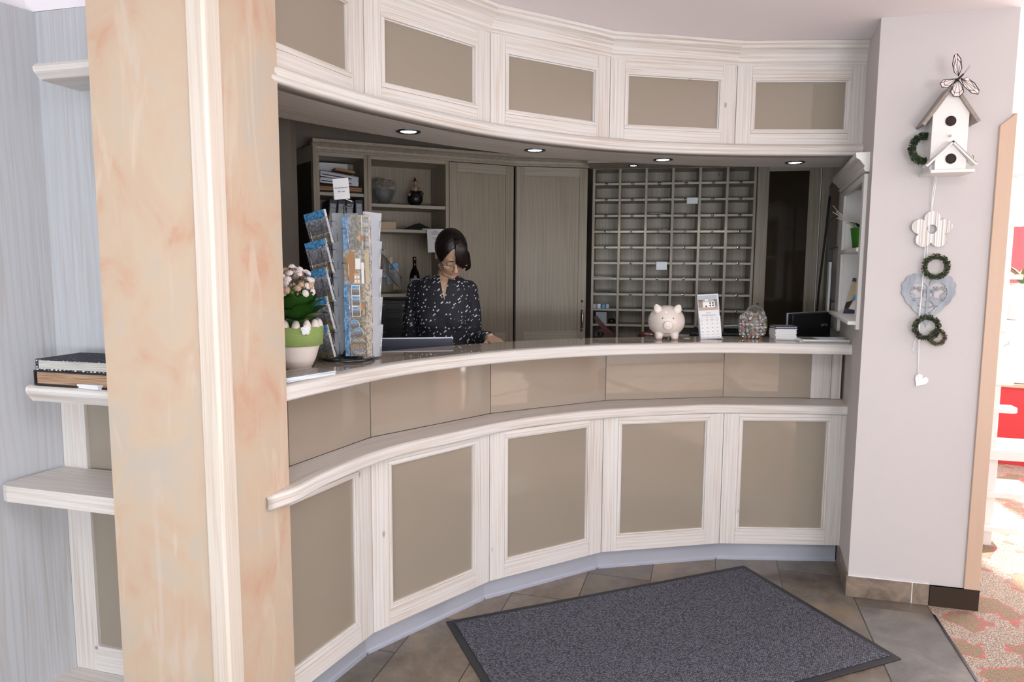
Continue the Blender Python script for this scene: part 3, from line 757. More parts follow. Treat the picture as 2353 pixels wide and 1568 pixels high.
# soffit board with a rounded, curved nose
root = thing('soffit_board', 'curved whitewashed soffit board under the overhead cabinets with a rounded front nose', 'soffit', Matrix.Translation((0.3, 3.2, 2.03)))
IM = Matrix.Translation((-0.3, -3.2, -2.03))
SP = catmull([(-0.80, 1.88), (-0.75, 1.985), (-0.685, 2.10), (-0.600, 2.262), (-0.432, 2.515), (-0.142, 2.852), (0.13, 3.065), (0.436, 3.232), (0.75, 3.325), (1.073, 3.371), (1.40, 3.374), (1.658, 3.36)], 6)
nose = [(0.014, 2.03), (0.004, 2.032), (0.0, 2.038), (0.001, 2.048), (0.008, 2.052), (0.004, 2.058), (0.004, 2.070), (0.012, 2.080), (0.028, 2.086), (0.040, 2.088), (0.045, 2.088), (0.045, 2.0596), (0.075, 2.0596), (0.075, 2.0305)]
g = G(); g.sweep(nose, SP, 'wood_uv', IM, True); g.build('front_nose', root)
sb = catmull([(-1.10, 2.2), (-0.95, 2.47), (-0.848, 2.586), (-0.716, 2.74), (-0.503, 2.959), (-0.158, 3.274), (0.13, 3.465), (0.489, 3.612), (0.85, 3.71), (1.198, 3.755), (1.55, 3.775), (1.80, 3.75)], 6)
g = G(); ribbon(g, offset(SP, 0.070), sb, 2.0304, 2.0595, 'wood_uv', IM); g.build('soffit_panel', root)
g = G(); g.sweep([(0, 2.061), (0.02, 2.061), (0.02, 2.549), (0, 2.549)], sb, 'office_wall'); struct(g.build('wall_above_soffit'))

def downlight(x, y, z, r, label, power, ang=75):
    t = thing('downlight', label, 'recessed light', Matrix.Translation((x, y, z)), 'recessed spotlights over the desk')
    G().lathe([(r, -0.0005), (r, -0.004), (r * 0.82, -0.005), (r * 0.66, -0.002), (r * 0.66, 0.0)], 'dark_steel', n=28, close=False).build('trim_ring', t)
    G().lathe([(r * 0.66, -0.001), (r * 0.64, -0.0025)], 'lamp_emit', n=24).build('lamp', t)
    d = bpy.data.lights.new('spot', 'SPOT'); d.energy = power; d.spot_size = math.radians(ang); d.spot_blend = 0.6; d.shadow_soft_size = 0.02; d.color = (0.93, 0.96, 1.0)
    o = bpy.data.objects.new('spot', d); COL.objects.link(o); o.parent = t; o.location = (0, 0, -0.02)
    return t
for (x, y), lb, pw in zip([(-0.415, 2.835), (0.10, 3.265), (0.743, 3.53), (1.424, 3.592)],
                      ['above the postcard rack', 'above the woman at the desk', 'above the piggy bank', 'above the stack of cards'], (1.0, 1.0, 1.0, 1.0)):
    downlight(x, y, 2.0303, 0.048, 'round recessed spotlight in the curved soffit ' + lb, pw * 5.5)
# ================================================================ LEFT NICHE BESIDE THE PILLAR
IC = (-1.512, 2.295)                                  # inner corner
PD = Vector((-0.47, -0.88)).normalized()
far = (IC[0] + PD.x * 1.3, IC[1] + PD.y * 1.3)
g = G(); MM = fr(far, IC); g.box(0, 0, 0.0, 1.3, 0.02, 2.289, 'board_z', MM)
tag(g.build('side_board'), 'tall bluish whitewashed knotty spruce side board at the left edge', 'wood panel')
NU = thing('niche_unit', 'whitewashed corner shelf unit behind the peach pillar with glass fronted doors', 'shelf unit', M_at(IC[0], IC[1], 0, GA))
WN = 0.46
G().box(0, 0.0, 1.13, WN, 0.018, 2.289, 'board_z').build('back_board', NU)
for z0, z1, p0, p1 in ((0.10, 0.775, 0.18, 0.775), (0.80, 1.08, 0.80, 1.08)):
    r = bpy.data.objects.new('panel', None); COL.objects.link(r); r.parent = NU; r.name = 'panel'
    G().box(0, 0, z0, 0.085, 0.022, z1, 'wood_z').build('stile', r, bevel=0.0015)
    G().box(WN - 0.08, 0, z0, WN, 0.022, z1, 'wood_z').build('stile', r)
    if z0 < 0.5:
        G().box(0.085, 0, z0, WN - 0.08, 0.022, p0, 'wood_x').build('rail', r, bevel=0.0015)
        G().box(0.085, -0.003, p0, WN - 0.08, 0.014, p0 + 0.014, 'wood_x').build('bead_moulding', r, bevel=0.002)
    G().box(0.085, -0.003, p0, 0.101, 0.012, p1, 'wood_z').build('bead_moulding', r, bevel=0.002)
    G().box(0.1, 0.010, p0, WN - 0.08, 0.018, p1, 'dark_glass' if False else 'taupe_panel').build('glass_pane', r)
    G().box(0, 0.023, z0, WN, 0.035, z1, 'wood_z').build('back_board', r)
def shelf_board(zt, th, poly, name, mats=('wood_x',)):
    g = G(); g.prism(poly, zt - th, zt, mats[0]); return g.build(name, NU, bevel=0.006, seg=3)
shelf_board(0.82, 0.05, [(-0.012, -0.19), (0.0, 0.0), (WN, 0.0), (WN, -0.22), (0.02, -0.22), (-0.008, -0.21)], 'shelf')
shelf_board(0.10, 0.03, [(-0.03, -0.10), (0.0, 0.0), (WN, 0.0), (WN, -0.14), (-0.03, -0.12)], 'bottom_shelf')
# upper shelf and cornice have an ogee cut end
def ogee_board(zt, th, x0, d, name, flip=1):
    g = G(); pr = [(0.0, zt), (-0.010, zt - 0.004), (-0.013, zt - 0.014), (-0.010, zt - th * 0.45), (0.0, zt - th * 0.7), (0.010, zt - th), (d, zt - th), (d, zt)]
    if flip < 0: pr = [(0.012, zt), (0.0, zt - 0.003), (-0.012, zt - th * 0.35), (-0.008, zt - th * 0.6), (0.012, zt - th), (d, zt - th), (d, zt)]
    path = [(x0 + 0.004, 0.0), (x0, -d + 0.02), (x0 + 0.02, -d), (WN, -d)]
    g.sweep([(o, z) for o, z in pr if o < d] if False else pr, [(x0, -d + 0.0), (WN, -d)], 'wood_x')
    return g.build(name, NU, bevel=0.002)
ogee_board(1.13, 0.05, 0.090, 0.178, 'upper_shelf')
ogee_board(2.083, 0.045, 0.165, 0.15, 'cornice_shelf', -1)

# albums on the upper shelf
MA = M_at(IC[0], IC[1], 1.13, GA)
t = thing('photo_album', 'thick brown paged album with a dark studded cover lying under the patterned one', 'album', MA @ M_at(0.110, -0.177, 0.001, 0.0))
g = G(); g.box(0, 0, 0, 0.30, 0.17, 0.006, 'black_matt'); g.box(0, 0, 0.042, 0.30, 0.17, 0.047, 'black_matt'); g.box(-0.004, 0, 0, 0.001, 0.17, 0.047, 'black_matt'); g.build('cover', t, bevel=0.002)
G().box(0.006, 0.004, 0.006, 0.295, 0.165, 0.042, 'pages_brown').build('pages', t)
t = thing('photo_album', 'grey and white patterned cloth album on top of the brown paged one', 'album', MA @ M_at(0.122, -0.178, 0.049, 0.02))
g = G(); g.box(0, 0, 0, 0.29, 0.165, 0.004, 'album_cloth'); g.box(0, 0, 0.030, 0.29, 0.165, 0.034, 'album_cloth'); g.box(-0.004, 0, 0, 0.001, 0.165, 0.034, 'album_cloth'); g.build('cover', t, bevel=0.0015)
G().box(0.004, 0.004, 0.004, 0.285, 0.16, 0.030, 'pages_grey').build('pages', t)
g = G(); g.add([(0, 0, 0), (0.09, -0.012, 0), (0.10, 0.05, 0.0), (0, 0, 0.012), (0.09, -0.012, 0.014), (0.10, 0.05, 0.012)], [(0, 1, 2), (5, 4, 3), (0, 3, 4, 1), (1, 4, 5, 2), (2, 5, 3, 0)], 'paper')
tag(g.build('folded_leaflet', None, MA @ M_at(0.27, -0.176, 0.001)), 'small folded grey leaflet sticking out in front of the albums', 'leaflet')

# ================================================================ OFFICE CABINETS
C0 = (-1.19, 4.21); C1 = (0.01, 4.77); C2 = (0.54, 4.86); D0 = (0.556, 4.93); D1 = (1.63, 4.75)
MC = fr(C0, C1); MD = fr(C1, C2); MG = fr(D0, D1)
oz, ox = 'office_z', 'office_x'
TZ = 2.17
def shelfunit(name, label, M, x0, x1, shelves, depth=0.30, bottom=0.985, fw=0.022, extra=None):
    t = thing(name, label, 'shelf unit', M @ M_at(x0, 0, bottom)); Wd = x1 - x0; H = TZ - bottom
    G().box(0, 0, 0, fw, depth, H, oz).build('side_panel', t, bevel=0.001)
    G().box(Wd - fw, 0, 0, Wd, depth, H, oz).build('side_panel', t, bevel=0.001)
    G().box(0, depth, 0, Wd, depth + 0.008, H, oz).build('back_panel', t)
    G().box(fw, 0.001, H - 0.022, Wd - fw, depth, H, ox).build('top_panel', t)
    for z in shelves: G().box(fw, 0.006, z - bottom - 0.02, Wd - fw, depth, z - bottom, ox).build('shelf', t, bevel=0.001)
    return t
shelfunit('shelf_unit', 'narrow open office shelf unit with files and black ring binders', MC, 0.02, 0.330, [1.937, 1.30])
shelfunit('shelf_unit', 'wide open office shelf unit holding the vase and the gnome figure', MC, 0.332, 0.858, [1.882, 1.728, 1.322])
def tall_door(name, label, M, x0, x1, handle=False):
    t = thing(name, label, 'cabinet', M @ M_at(x0, 0, 0.985)); Wd = x1 - x0; H = TZ - 0.985
    G().box(0, 0.02, 0, Wd, 0.30, H, oz).build('carcass', t)
    d = bpy.data.objects.new('door', None); COL.objects.link(d); d.parent = t
    G().box(0.002, 0, 0.0, 0.058, 0.019, H - 0.004, oz).build('stile', d, bevel=0.0015); G().box(Wd - 0.06, 0, 0.0, Wd - 0.002, 0.019, H - 0.004, oz).build('stile', d, bevel=0.0015)
    G().box(0.058, 0, 0.0, Wd - 0.06, 0.019, 0.07, ox).build('rail', d, bevel=0.0015); G().box(0.058, 0, H - 0.064, Wd - 0.06, 0.019, H - 0.004, ox).build('rail', d, bevel=0.0015)
    G().box(0.058, 0.007, 0.07, Wd - 0.06, 0.015, H - 0.064, oz).build('door_panel', d)
    if handle:
        x = Wd - 0.03
        g = G(); g.tube([(x, 0.0, 0.205), (x, -0.02, 0.20), (x, -0.026, 0.185), (x, -0.026, 0.095), (x, -0.02, 0.08), (x, 0.0, 0.075)], 0.006, 'steel')
        g.box(x - 0.007, -0.004, 0.065, x + 0.007, 0.0, 0.215, 'black'); g.build('handle', d)
        g = G(); g.lathe([(0.008, 0), (0.008, 0.004)], 'brass', Matrix.Translation((x, 0, 0.275)) @ RX, 16); g.build('lock', d)
    return t
tall_door('tall_cabinet', 'grey whitewashed tall office cabinet directly behind the woman', MC, 0.860, 1.322)
tall_door('tall_cabinet', 'grey whitewashed tall office cabinet with a metal handle, left of the pigeonholes', MD, 0.012, 0.512, True)
# cabinet crown
g = G(); cp2 = [(0.30, 2.171), (0.0, 2.171), (-0.004, 2.18), (-0.010, 2.186), (-0.012, 2.20), (-0.03, 2.216), (-0.042, 2.222), (-0.044, 2.238), (0.30, 2.238)]
p0 = C0; g.sweep(cp2, [p0, C1, (0.556, 4.86), (0.56, 4.87)], 'office_x')
tag(g.build('cabinet_crown'), 'moulded grey wooden crown along the top of the office cabinets', 'moulding')
# glazed end panel standing out at the left end of the cabinets
ME = fr((-1.50, 4.60), (-1.178, 4.19), 0.985)
t = thing('glazed_side_panel', 'open dark glazed cabinet door at the left end of the office cabinets', 'cabinet door', ME)
We = dist((-1.50, 4.60), (-1.178, 4.19))
G().box(We - 0.035, 0, 0, We, 0.022, 1.262, oz).build('stile', t, bevel=0.002); G().box(0, 0, 0, 0.05, 0.022, 1.22, oz).build('stile', t, bevel=0.002)
G().box(0.05, 0, 1.13, We - 0.035, 0.02, 1.22, ox).build('rail', t); G().box(0.05, 0, 0, We - 0.035, 0.02, 0.08, ox).build('rail', t)
G().box(0.05, 0.006, 0.08, We - 0.035, 0.014, 1.13, 'dark_glass').build('glass_pane', t)
g = G(); g.box(-0.14, -0.02, 2.171, 0.04, 0.25, 2.238, ox, M_at(-1.42, 4.62)); tag(g.build('cabinet_crown', bevel=0.004), 'short piece of grey crown moulding behind the open glazed door', 'moulding')
# base cabinets with the rear worktop
g = G(); base = [C0, C1, C2, D0, D1, (D1[0] + 0.5, D1[1] - 0.06)]
t = thing('rear_worktop', 'rear office worktop of grey wood under the tall cabinets and pigeonholes', 'worktop', Matrix.Translation((0.3, 4.8, 0)))
IM = Matrix.Translation((-0.3, -4.8, 0))
G().sweep([(-0.12, 0.955), (0.32, 0.955), (0.32, 0.984), (-0.12, 0.984)], base, 'office_x', IM).build('top_board', t, bevel=0.004)
G().sweep([(-0.08, 0.0), (0.30, 0.0), (0.30, 0.953), (-0.08, 0.953)], base, 'office_z', IM).build('base_cabinet', t)

# pigeonholes
NC, NRr = 6, 11; PW = 1.095; TT = 2.185; RH = 0.1088; CW = (PW - 0.02) / NC
t = thing('pigeonhole_rack', 'grid of six by eleven grey wooden pigeonholes with small number plates on the office wall', 'pigeonholes', MG)
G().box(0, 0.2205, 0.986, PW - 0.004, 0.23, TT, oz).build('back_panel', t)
for c in range(NC + 1): G().box(c * CW, 0, 0.986 if c != 4 else 1.09, c * CW + 0.017, 0.22, TT, oz).build('upright', t, bevel=0.001)
for c in range(NC):
    for r in range(NRr + 1):
        z = TT - r * RH
        if z < 0.99: continue
        G().box(c * CW + 0.0172, 0.002, z - 0.014, (c + 1) * CW - 0.0002, 0.22, z, ox).build('divider', t)
        if (r <= 8 and not (c == 0 and r > 5)) or (r == 9 and c > 1):
            q = G(); q.lathe([(0.0108, 0), (0.0108, 0.003), (0.007, 0.0045)], 'brass' if r < 4 else 'silver', Matrix.Translation((c * CW + 0.095, 0.002, z - 0.006)) @ RX, 14, True, 0.75)
            if r >= 4: q.lathe([(0.0055, 0.004), (0.0055, 0.0048)], 'brass', Matrix.Translation((c * CW + 0.095, 0.002, z - 0.006)) @ RX, 12, True, 0.7)
            q.build('number_plate', t)
# board with two small spots in front of the pigeonhole tops
t = thing('spot_board', 'narrow grey wooden board with small spotlights above the pigeonholes', 'board', MG @ M_at(-0.02, -0.30, 2.172))
G().box(0, 0, 0, 1.6, 0.298, 0.018, ox).build('board', t)
for k, (x, lb) in enumerate(((0.275, 'over the second pigeonhole column'), (0.815, 'over the fifth pigeonhole column'))):
    p = MG @ Vector((x, -0.16, 2.1715)); d = downlight(p.x, p.y, p.z, 0.033, 'small recessed spotlight ' + lb, 15, 62)
    d['group'] = 'small spotlights above the pigeonholes'
# dark glazed door right of the pigeonholes
t = thing('glazed_cabinet', 'tall office cabinet door with dark glass right of the pigeonholes', 'cabinet', MG @ M_at(PW + 0.004, 0, 0.986)); Wd = 0.40
H = 2.199 - 0.986
G().box(0, 0, 0, 0.074, 0.022, H, oz).build('stile', t, bevel=0.002); G().box(Wd - 0.073, 0, 0, Wd, 0.022, H, oz).build('stile', t, bevel=0.002)
G().box(0.074, 0, H - 0.06, Wd - 0.073, 0.022, H, ox).build('rail', t, bevel=0.002); G().box(0.074, 0, 0, Wd - 0.073, 0.022, 0.03, ox).build('rail', t)
G().box(0.074, 0.008, 0.03, Wd - 0.073, 0.014, H - 0.06, 'dark_glass').build('glass_pane', t)
G().box(0, 0.03, 0, Wd, 0.24, H, oz).build('carcass', t)
q = G(); q.lathe([(0.007, 0), (0.007, 0.004)], 'brass', Matrix.Translation((0.03, 0, 0.27)) @ RX, 16); q.build('lock', t)
g = G(); g.box(PW + 0.41, 0.0, 0.986, PW + 0.56, 0.02, 2.199, oz, MG); tag(g.build('filler_board'), 'plain grey filler board between glazed cabinet and the office corner', 'wood panel')

# ---- things on the office shelves
def at(M, x, y, z, a=0): return M @ M_at(x, y, z, a)
for k, (x, lean, lb) in enumerate(((0.046, -0.10, 'leftmost on the shelf, leaning'), (0.097, -0.10, 'second from the left, leaning'),
                                   (0.148, -0.10, 'third from the left, leaning'), (0.260, 0.0, 'rightmost, standing upright on the shelf'))):
    b = thing('ring_binder', 'black ring binder with a grey spine label, ' + lb, 'binder', at(MC, x - 0.004, 0.02, 1.302) @ Matrix.Rotation(-lean, 4, 'Y'), 'ring binders in the office shelf')
    G().box(0.0, 0, 0.0, 0.048, 0.24, 0.60, 'navy').build('cover', b, bevel=0.003)
    G().box(0.007, -0.001, 0.36, 0.041, 0.001, 0.575, 'paper_grey').build('spine_label', b)
    text('Rechnungen', 0.009, 'ink', b, Matrix.Translation((0.024, -0.0015, 0.55)) @ RX)
    text('2014', 0.010, 'ink', b, Matrix.Translation((0.024, -0.0015, 0.44)) @ RX)
for k, (z, col, a, lb, th) in enumerate(((1.9375, 'black_matt', 0.0, 'black file folder at the bottom of the file pile', 0.012), (1.950, 'brown_card', 0.01, 'brown card folder low in the file pile', 0.012),
        (1.963, 'brown_card', -0.01, 'brown card folder second in the file pile', 0.010), (1.974, 'black_matt', 0.0, 'black file folder in the middle of the file pile', 0.010))):
    g = G(); g.box(0, 0, 0, 0.255, 0.22, th, col)
    tag(g.build('file_folder', None, at(MC, 0.045, 0.02, z, a), bevel=0.002), lb, 'folder', 'file folders piled on the top office shelf')
for k, (z, tilt, lb) in enumerate(((1.988, 0.06, 'lower grey lever arch file lying askew on the folders'), (2.028, 0.12, 'upper grey lever arch file lying askew on the folders'))):
    b = thing('lever_arch_file', lb, 'file', at(MC, 0.045, 0.015, z + 0.004) @ Matrix.Rotation(tilt, 4, 'Y'), 'grey lever arch files in the pile')
    G().box(0, 0, 0, 0.235, 0.24, 0.036, 'aluminium').build('cover', b, bevel=0.006, seg=3)
    G().box(0.01, -0.001, 0.010, 0.19, 0.001, 0.017, 'navy').build('spine_slot', b)
g = G(); g.box(0, 0, 0, 0.12, 0.12, 0.014, 'brown_card'); tag(g.build('brown_box', None, at(MC, 0.14, 0.03, 2.073) @ Matrix.Rotation(0.12, 4, 'Y'), bevel=0.002), 'flat tan cardboard box on top of the grey files', 'box')
g = G(); g.box(0, 0, 0, 0.20, 0.006, 0.05, 'paper'); tag(g.build('paper_sheet', None, at(MC, 0.05, 0.19, 2.085)), 'white sheets pushed to the back of the file shelf', 'papers')
# heart shaped glass vase with dark filling and stones
t = thing('glass_vase', 'rounded clear vase half filled black with beige stones on the office shelf', 'vase', at(MC, 0.465, 0.13, 1.8825))
pr = [(0.030, 0.0), (0.040, 0.001), (0.058, 0.04), (0.076, 0.085), (0.082, 0.115), (0.076, 0.145), (0.062, 0.158)]
G().lathe([(a * 1.0, z) for a, z in pr] + [(a - 0.004, z) for a, z in pr[::-1][:-1]] , 'clear_glass', None, 28, False, 0.62).build('glass_body', t)
G().lathe([(0.030, 0.004), (0.052, 0.04), (0.068, 0.085), (0.070, 0.10), (0.0, 0.104)], 'black', None, 24, True, 0.6).build('dark_filling', t)
for k in range(20):
    a = k * 2.4; rr = 0.055 * math.sqrt((k % 7 + 0.5) / 7)
    g = G(); g.ball((rr * math.cos(a), rr * math.sin(a) * 0.55 - 0.01, 0.118 + 0.03 * (k % 3) / 2 + 0.012 * (k > 13)), (0.016, 0.014, 0.011), 'stone_beige', n=10, m=7); g.build('stone', t)
# gnome sitting on a ball
t = thing('gnome_figurine', 'small gnome figurine with a pointed dark cap sitting on a dark ball', 'figurine', at(MC, 0.668, 0.12, 1.8825))
G().ball((0, 0, 0.050), (0.050, 0.050, 0.050), 'black', n=24, m=14).build('ball', t)
g = G(); g.ball((0, -0.005, 0.112), (0.020, 0.016, 0.026), 'stone_beige'); g.ball((0, -0.008, 0.148), (0.016, 0.015, 0.017), 'gnome_skin')
for s in (-1, 1):
    g.tube([(0.008 * s, -0.01, 0.098), (0.035 * s, -0.028, 0.092), (0.045 * s, -0.032, 0.075)], [0.008, 0.008, 0.007], 'black')
    g.ball((0.050 * s, -0.036, 0.072), (0.011, 0.013, 0.010), 'gnome_skin', n=10, m=7)
    g.tube([(0.014 * s, -0.006, 0.128), (0.026 * s, -0.014, 0.112), (0.018 * s, -0.022, 0.098)], 0.006, 'stone_beige'); g.ball((0.018 * s, -0.010, 0.150), (0.009, 0.004, 0.006), 'gnome_skin', n=8, m=6)
g.build('body', t)
G().lathe([(0.014, 0.158), (0.009, 0.170), (0.002, 0.188)], 'black', n=14).build('pointed_cap', t)
# papers, folder and hanging notice
for k in range(9):
    g = G(); g.box(0, 0, 0, 0.12, 0.18, 0.0048, 'cream_paper')
    tag(g.build('paper_pad', None, at(MC, 0.392 + 0.003 * (k % 2), 0.03, 1.7285 + k * 0.005, 0.02 * math.sin(k * 2))), 'thin pale brown pad in the stack on the middle office shelf, %s' % (['lowest', 'second from the bottom', 'third from the bottom', 'fourth from the bottom', 'fifth, in the middle', 'fourth from the top', 'third from the top', 'second from the top', 'topmost'][k]), 'paper pad', 'stack of pale pads on the middle shelf')
g = G(); g.add([(0, 0, 0), (0.19, 0, 0), (0.10, 0.03, 0.045), (0, 0.16, 0), (0.19, 0.16, 0), (0.10, 0.13, 0.045)], [(0, 1, 2), (5, 4, 3), (0, 3, 4, 1), (1, 4, 5, 2), (2, 5, 3, 0)], 'black_matt')
tag(g.build('black_folder', None, at(MC, 0.58, 0.03, 1.7285)), 'black plastic folder standing half open like a tent on the middle shelf', 'folder')
t = thing('notice_sheet', 'white printed notice hanging over the shelf edge beside the woman', 'notice', at(MC, 0.712, -0.004, 1.585) @ Matrix.Rotation(-0.04, 4, 'Y'))
G().box(0, 0, 0, 0.11, 0.0008, 0.147, 'paper').build('sheet', t)
for k, (s, z) in enumerate((('Abreise', 0.134), ('Am Abreisetag', 0.124), ('Zimmer bis 11', 0.115), ('Vielen Dank', 0.092), ('für Ihren', 0.084), ('Besuch', 0.060))): text(s, 0.0085, 'ink', t, Matrix.Translation((0.055, -0.0006, z)) @ RX, 'print_line')
g = G(); g.box(0, 0, 0, 0.15, 0.12, 0.008, 'paper_grey'); tag(g.build('paper_sheets', None, at(MC, 0.68, -0.002, 1.7287)), 'grey paper sheets on the middle shelf above the notice', 'papers')
# bottle
t = thing('liqueur_bottle', 'small dark glass bottle with a pale label behind the woman', 'bottle', at(MC, 0.66, 0.12, 1.322))
G().lathe([(0.033, 0), (0.035, 0.004), (0.035, 0.10), (0.028, 0.135), (0.013, 0.165), (0.011, 0.195), (0.011, 0.20)], 'bottle_glass').build('glass_body', t)
G().lathe([(0.0125, 0.196), (0.0125, 0.232), (0.010, 0.236)], 'brass').build('cap', t)
G().lathe([(0.0355, 0.03), (0.0355, 0.095)], 'paper_grey', close=False).build('bottle_label', t)
# wire brochure holder
t = thing('brochure_holder', 'slanted dark wire brochure holder on the lower office shelf', 'holder', at(MC, 0.375, 0.02, 1.3225))
g = G()
for y in (0.0, 0.10):
    g.tube([(0.0, y, 0.30), (0.0, y, 0.002), (0.17, y, 0.002), (0.17, y, 0.10), (0.0, y, 0.30)], 0.0018, 'dark_steel', n=6); g.tube([(0.0, y, 0.20), (0.15, y, 0.04)], 0.0018, 'dark_steel', n=6)
for x, z in ((0.0, 0.3), (0.17, 0.1), (0.17, 0.002), (0, 0.002)): g.tube([(x, 0, z), (x, 0.1, z)], 0.0018, 'dark_steel', n=6)
g.build('wire_frame', t)
for k, (x, z, mt, lb) in enumerate(((0.012, 0.15, 'print_side', 'uppermost, behind the rack'), (0.048, 0.10, 'print_village', 'second step down'), (0.085, 0.055, 'print_side', 'third step down'), (0.120, 0.02, 'print_mountain', 'lowest step, at the front'))):
    g = G(); g.box(0, 0, 0, 0.055, 0.012, 0.17, 'paper_grey'); g.quad((0.0, -0.0005, 0), (0.055, -0.0005, 0), (0.055, -0.0005, 0.17), (0.0, -0.0005, 0.17), mt)
    tag(g.build('brochure', None, at(MC, 0.375 + x, 0.05, 1.3235 + z) @ Matrix.Rotation(-0.14, 4, 'Y')), 'narrow printed brochure in the slanted wire holder, ' + lb, 'brochure', 'brochures in the wire holder')
# black letter trays below the shelf
t = thing('drawer_tower', 'black desktop drawer tower with pale label strips under the office shelf', 'drawers', at(MC, 0.357, -0.115, 0.9842))
G().box(0, 0.004, 0, 0.30, 0.2, 0.30, 'black').build('housing', t, bevel=0.003)
for k in range(5):
    d = G().box(0.006, 0, 0.012 + k * 0.056, 0.294, 0.004, 0.060 + k * 0.056, 'black').build('drawer', t, bevel=0.002)
    G().box(0.150, -0.001, 0.040 + k * 0.056, 0.195, 0.0, 0.050 + k * 0.056, 'paper_grey').build('drawer_label', d)
    G().tube([(0.05, -0.003, 0.022 + k * 0.056), (0.13, -0.003, 0.024 + k * 0.056)], 0.002, 'dark_steel', n=6).build('grip', d)

# ---- things in the pigeonholes
def ph(c, r, x=0.02, y=0.02): return at(MG, c * CW + 0.017 + x, y, TT - (r + 1) * RH + 0.0004)
def slip(c, r, label, pts, mt='paper', th=0.0012):
    g = G(); v = [(x, y, z) for x, y, z in pts] + [(x, y, z + th) for x, y, z in pts]; n = len(pts)
    g.add(v, [list(range(n))[::-1], list(range(n, 2 * n))] + [(i, (i + 1) % n, n + (i + 1) % n, n + i) for i in range(n)], mt)
    return tag(g.build('note_slip', None, ph(c, r, 0, 0)), label, 'note', 'notes in the pigeonholes')
slip(3, 0, 'curled white slip lying in the top row, fourth pigeonhole', [(0.05, -0.004, 0.004), (0.12, -0.006, 0.0), (0.12, 0.08, 0), (0.05, 0.08, 0.006)])
slip(2, 2, 'folded white note in the third row, third pigeonhole', [(0.02, -0.012, 0.008), (0.13, -0.02, 0.0), (0.14, 0.10, 0.006), (0.03, 0.10, 0.004)])
slip(2, 3, 'small white note in the fourth row, third pigeonhole', [(0.08, -0.012, 0.0), (0.14, -0.006, 0.01), (0.14, 0.06, 0), (0.08, 0.06, 0)])
slip(0, 6, 'several white sheets in the seventh row, leftmost pigeonhole', [(0.0, -0.02, 0.006), (0.12, -0.025, 0.0), (0.13, 0.12, 0.004), (0.0, 0.12, 0.004)])
slip(5, 9, 'white envelope in the tenth row, rightmost pigeonhole', [(0.0, -0.03, 0.0), (0.12, -0.03, 0.006), (0.12, 0.1, 0.004), (0.0, 0.1, 0.0)], th=0.005)
for c, r, dz, dx, lb in ((3, 1, -0.038, 0.085, 'white card hanging at the second row, fourth pigeonhole'), (2, 5, -0.052, 0.072, 'white receipt hanging at the sixth row, third pigeonhole')):
    g = G(); g.box(dx, -0.006, dz, dx + 0.072, -0.005, 0.004, 'paper'); g.box(dx, -0.006, 0.003, dx + 0.072, 0.06, 0.004, 'paper')
    tag(g.build('note_slip', None, ph(c, r, 0, 0)), lb, 'note', 'notes in the pigeonholes')
g = G(); g.box(0, 0, 0, 0.11, 0.12, 0.012, 'navy'); tag(g.build('notebook', None, ph(0, 7, 0.0, 0.02)), 'small dark blue notebook in the eighth row, leftmost pigeonhole', 'notebook')
for k, (x, mt, lb) in enumerate(((0.0, 'paper_grey', 'leftmost'), (0.03, 'paper', 'second from left'), (0.06, 'blue_ink', 'third from left'), (0.088, 'paper_grey', 'rightmost'))):
    g = G(); g.cbox((0.012, 0.02, 0.016), (0.022, 0.05, 0.030), mt, Matrix.Rotation(0.2 * (k - 1.5), 4, 'Z'))
    tag(g.build('small_box', None, ph(0, 8, x, 0.0), bevel=0.002), 'tiny packet in the ninth row, leftmost pigeonhole, %s of four' % lb, 'packet', 'tiny packets in a pigeonhole')
g = G(); g.box(0, 0.03, 0, 0.075, 0.10, 0.082, 'paper_grey'); tag(g.build('leaflet_bundle', None, ph(0, 9, 0.02, 0.0)), 'bundle of grey leaflets standing in the tenth row, leftmost pigeonhole', 'leaflets')
g = G(); g.ball((0, 0, 0.02), (0.028, 0.03, 0.02), 'black'); tag(g.build('tape_roll', None, ph(0, 9, 0.13, 0.04)), 'round black object beside the leaflet bundle in a pigeonhole', 'tape')
# maroon lever hole punch sticking out of the lowest pigeonhole
t = thing('hole_punch', 'dark red lever hole punch leaning out of the lowest left pigeonhole', 'hole punch', at(MG, 0.075, -0.03, 0.990))
g = G(); g.plate([(-0.018, 0.020), (0.085, 0.012), (0.098, 0.020), (0.094, 0.045), (0.050, 0.078), (0.020, 0.080), (-0.014, 0.070), (-0.026, 0.045)], -0.02, 0.03, 'maroon'); g.build('body', t, bevel=0.005)
g = G(); g.plate([(0.012, 0.070), (0.048, 0.076), (-0.030, 0.168), (-0.048, 0.160), (-0.046, 0.148)], -0.008, 0.020, 'maroon'); g.build('lever', t, bevel=0.004)
g = G(); g.lathe([(0.022, 0), (0.022, 0.006)], 'black', Matrix.Translation((0.0, -0.02, 0.038)) @ RX, 20); g.box(-0.02, -0.02, 0.0, 0.09, 0.03, 0.012, 'black'); g.build('foot', t)
g = G(); g.box(0, 0, 0, 0.12, 0.08, 0.008, 'paper'); tag(g.build('paper_slips', None, at(MG, 0.03, -0.11, 0.9845, 0.3)), 'white paper slips on the rear worktop below the hole punch', 'papers')
g = G(); g.ball((0, 0, 0.0), (0.07, 0.05, 0.035), 'maroon', n=20, m=10)
t2 = g.build('brown_bowl', None, at(MG, 0.40, -0.02, 1.018)); tag(t2, 'dark red brown lidded dish behind the piggy bank', 'dish')
# ================================================================ ON THE COUNTER
ZT = 1.13
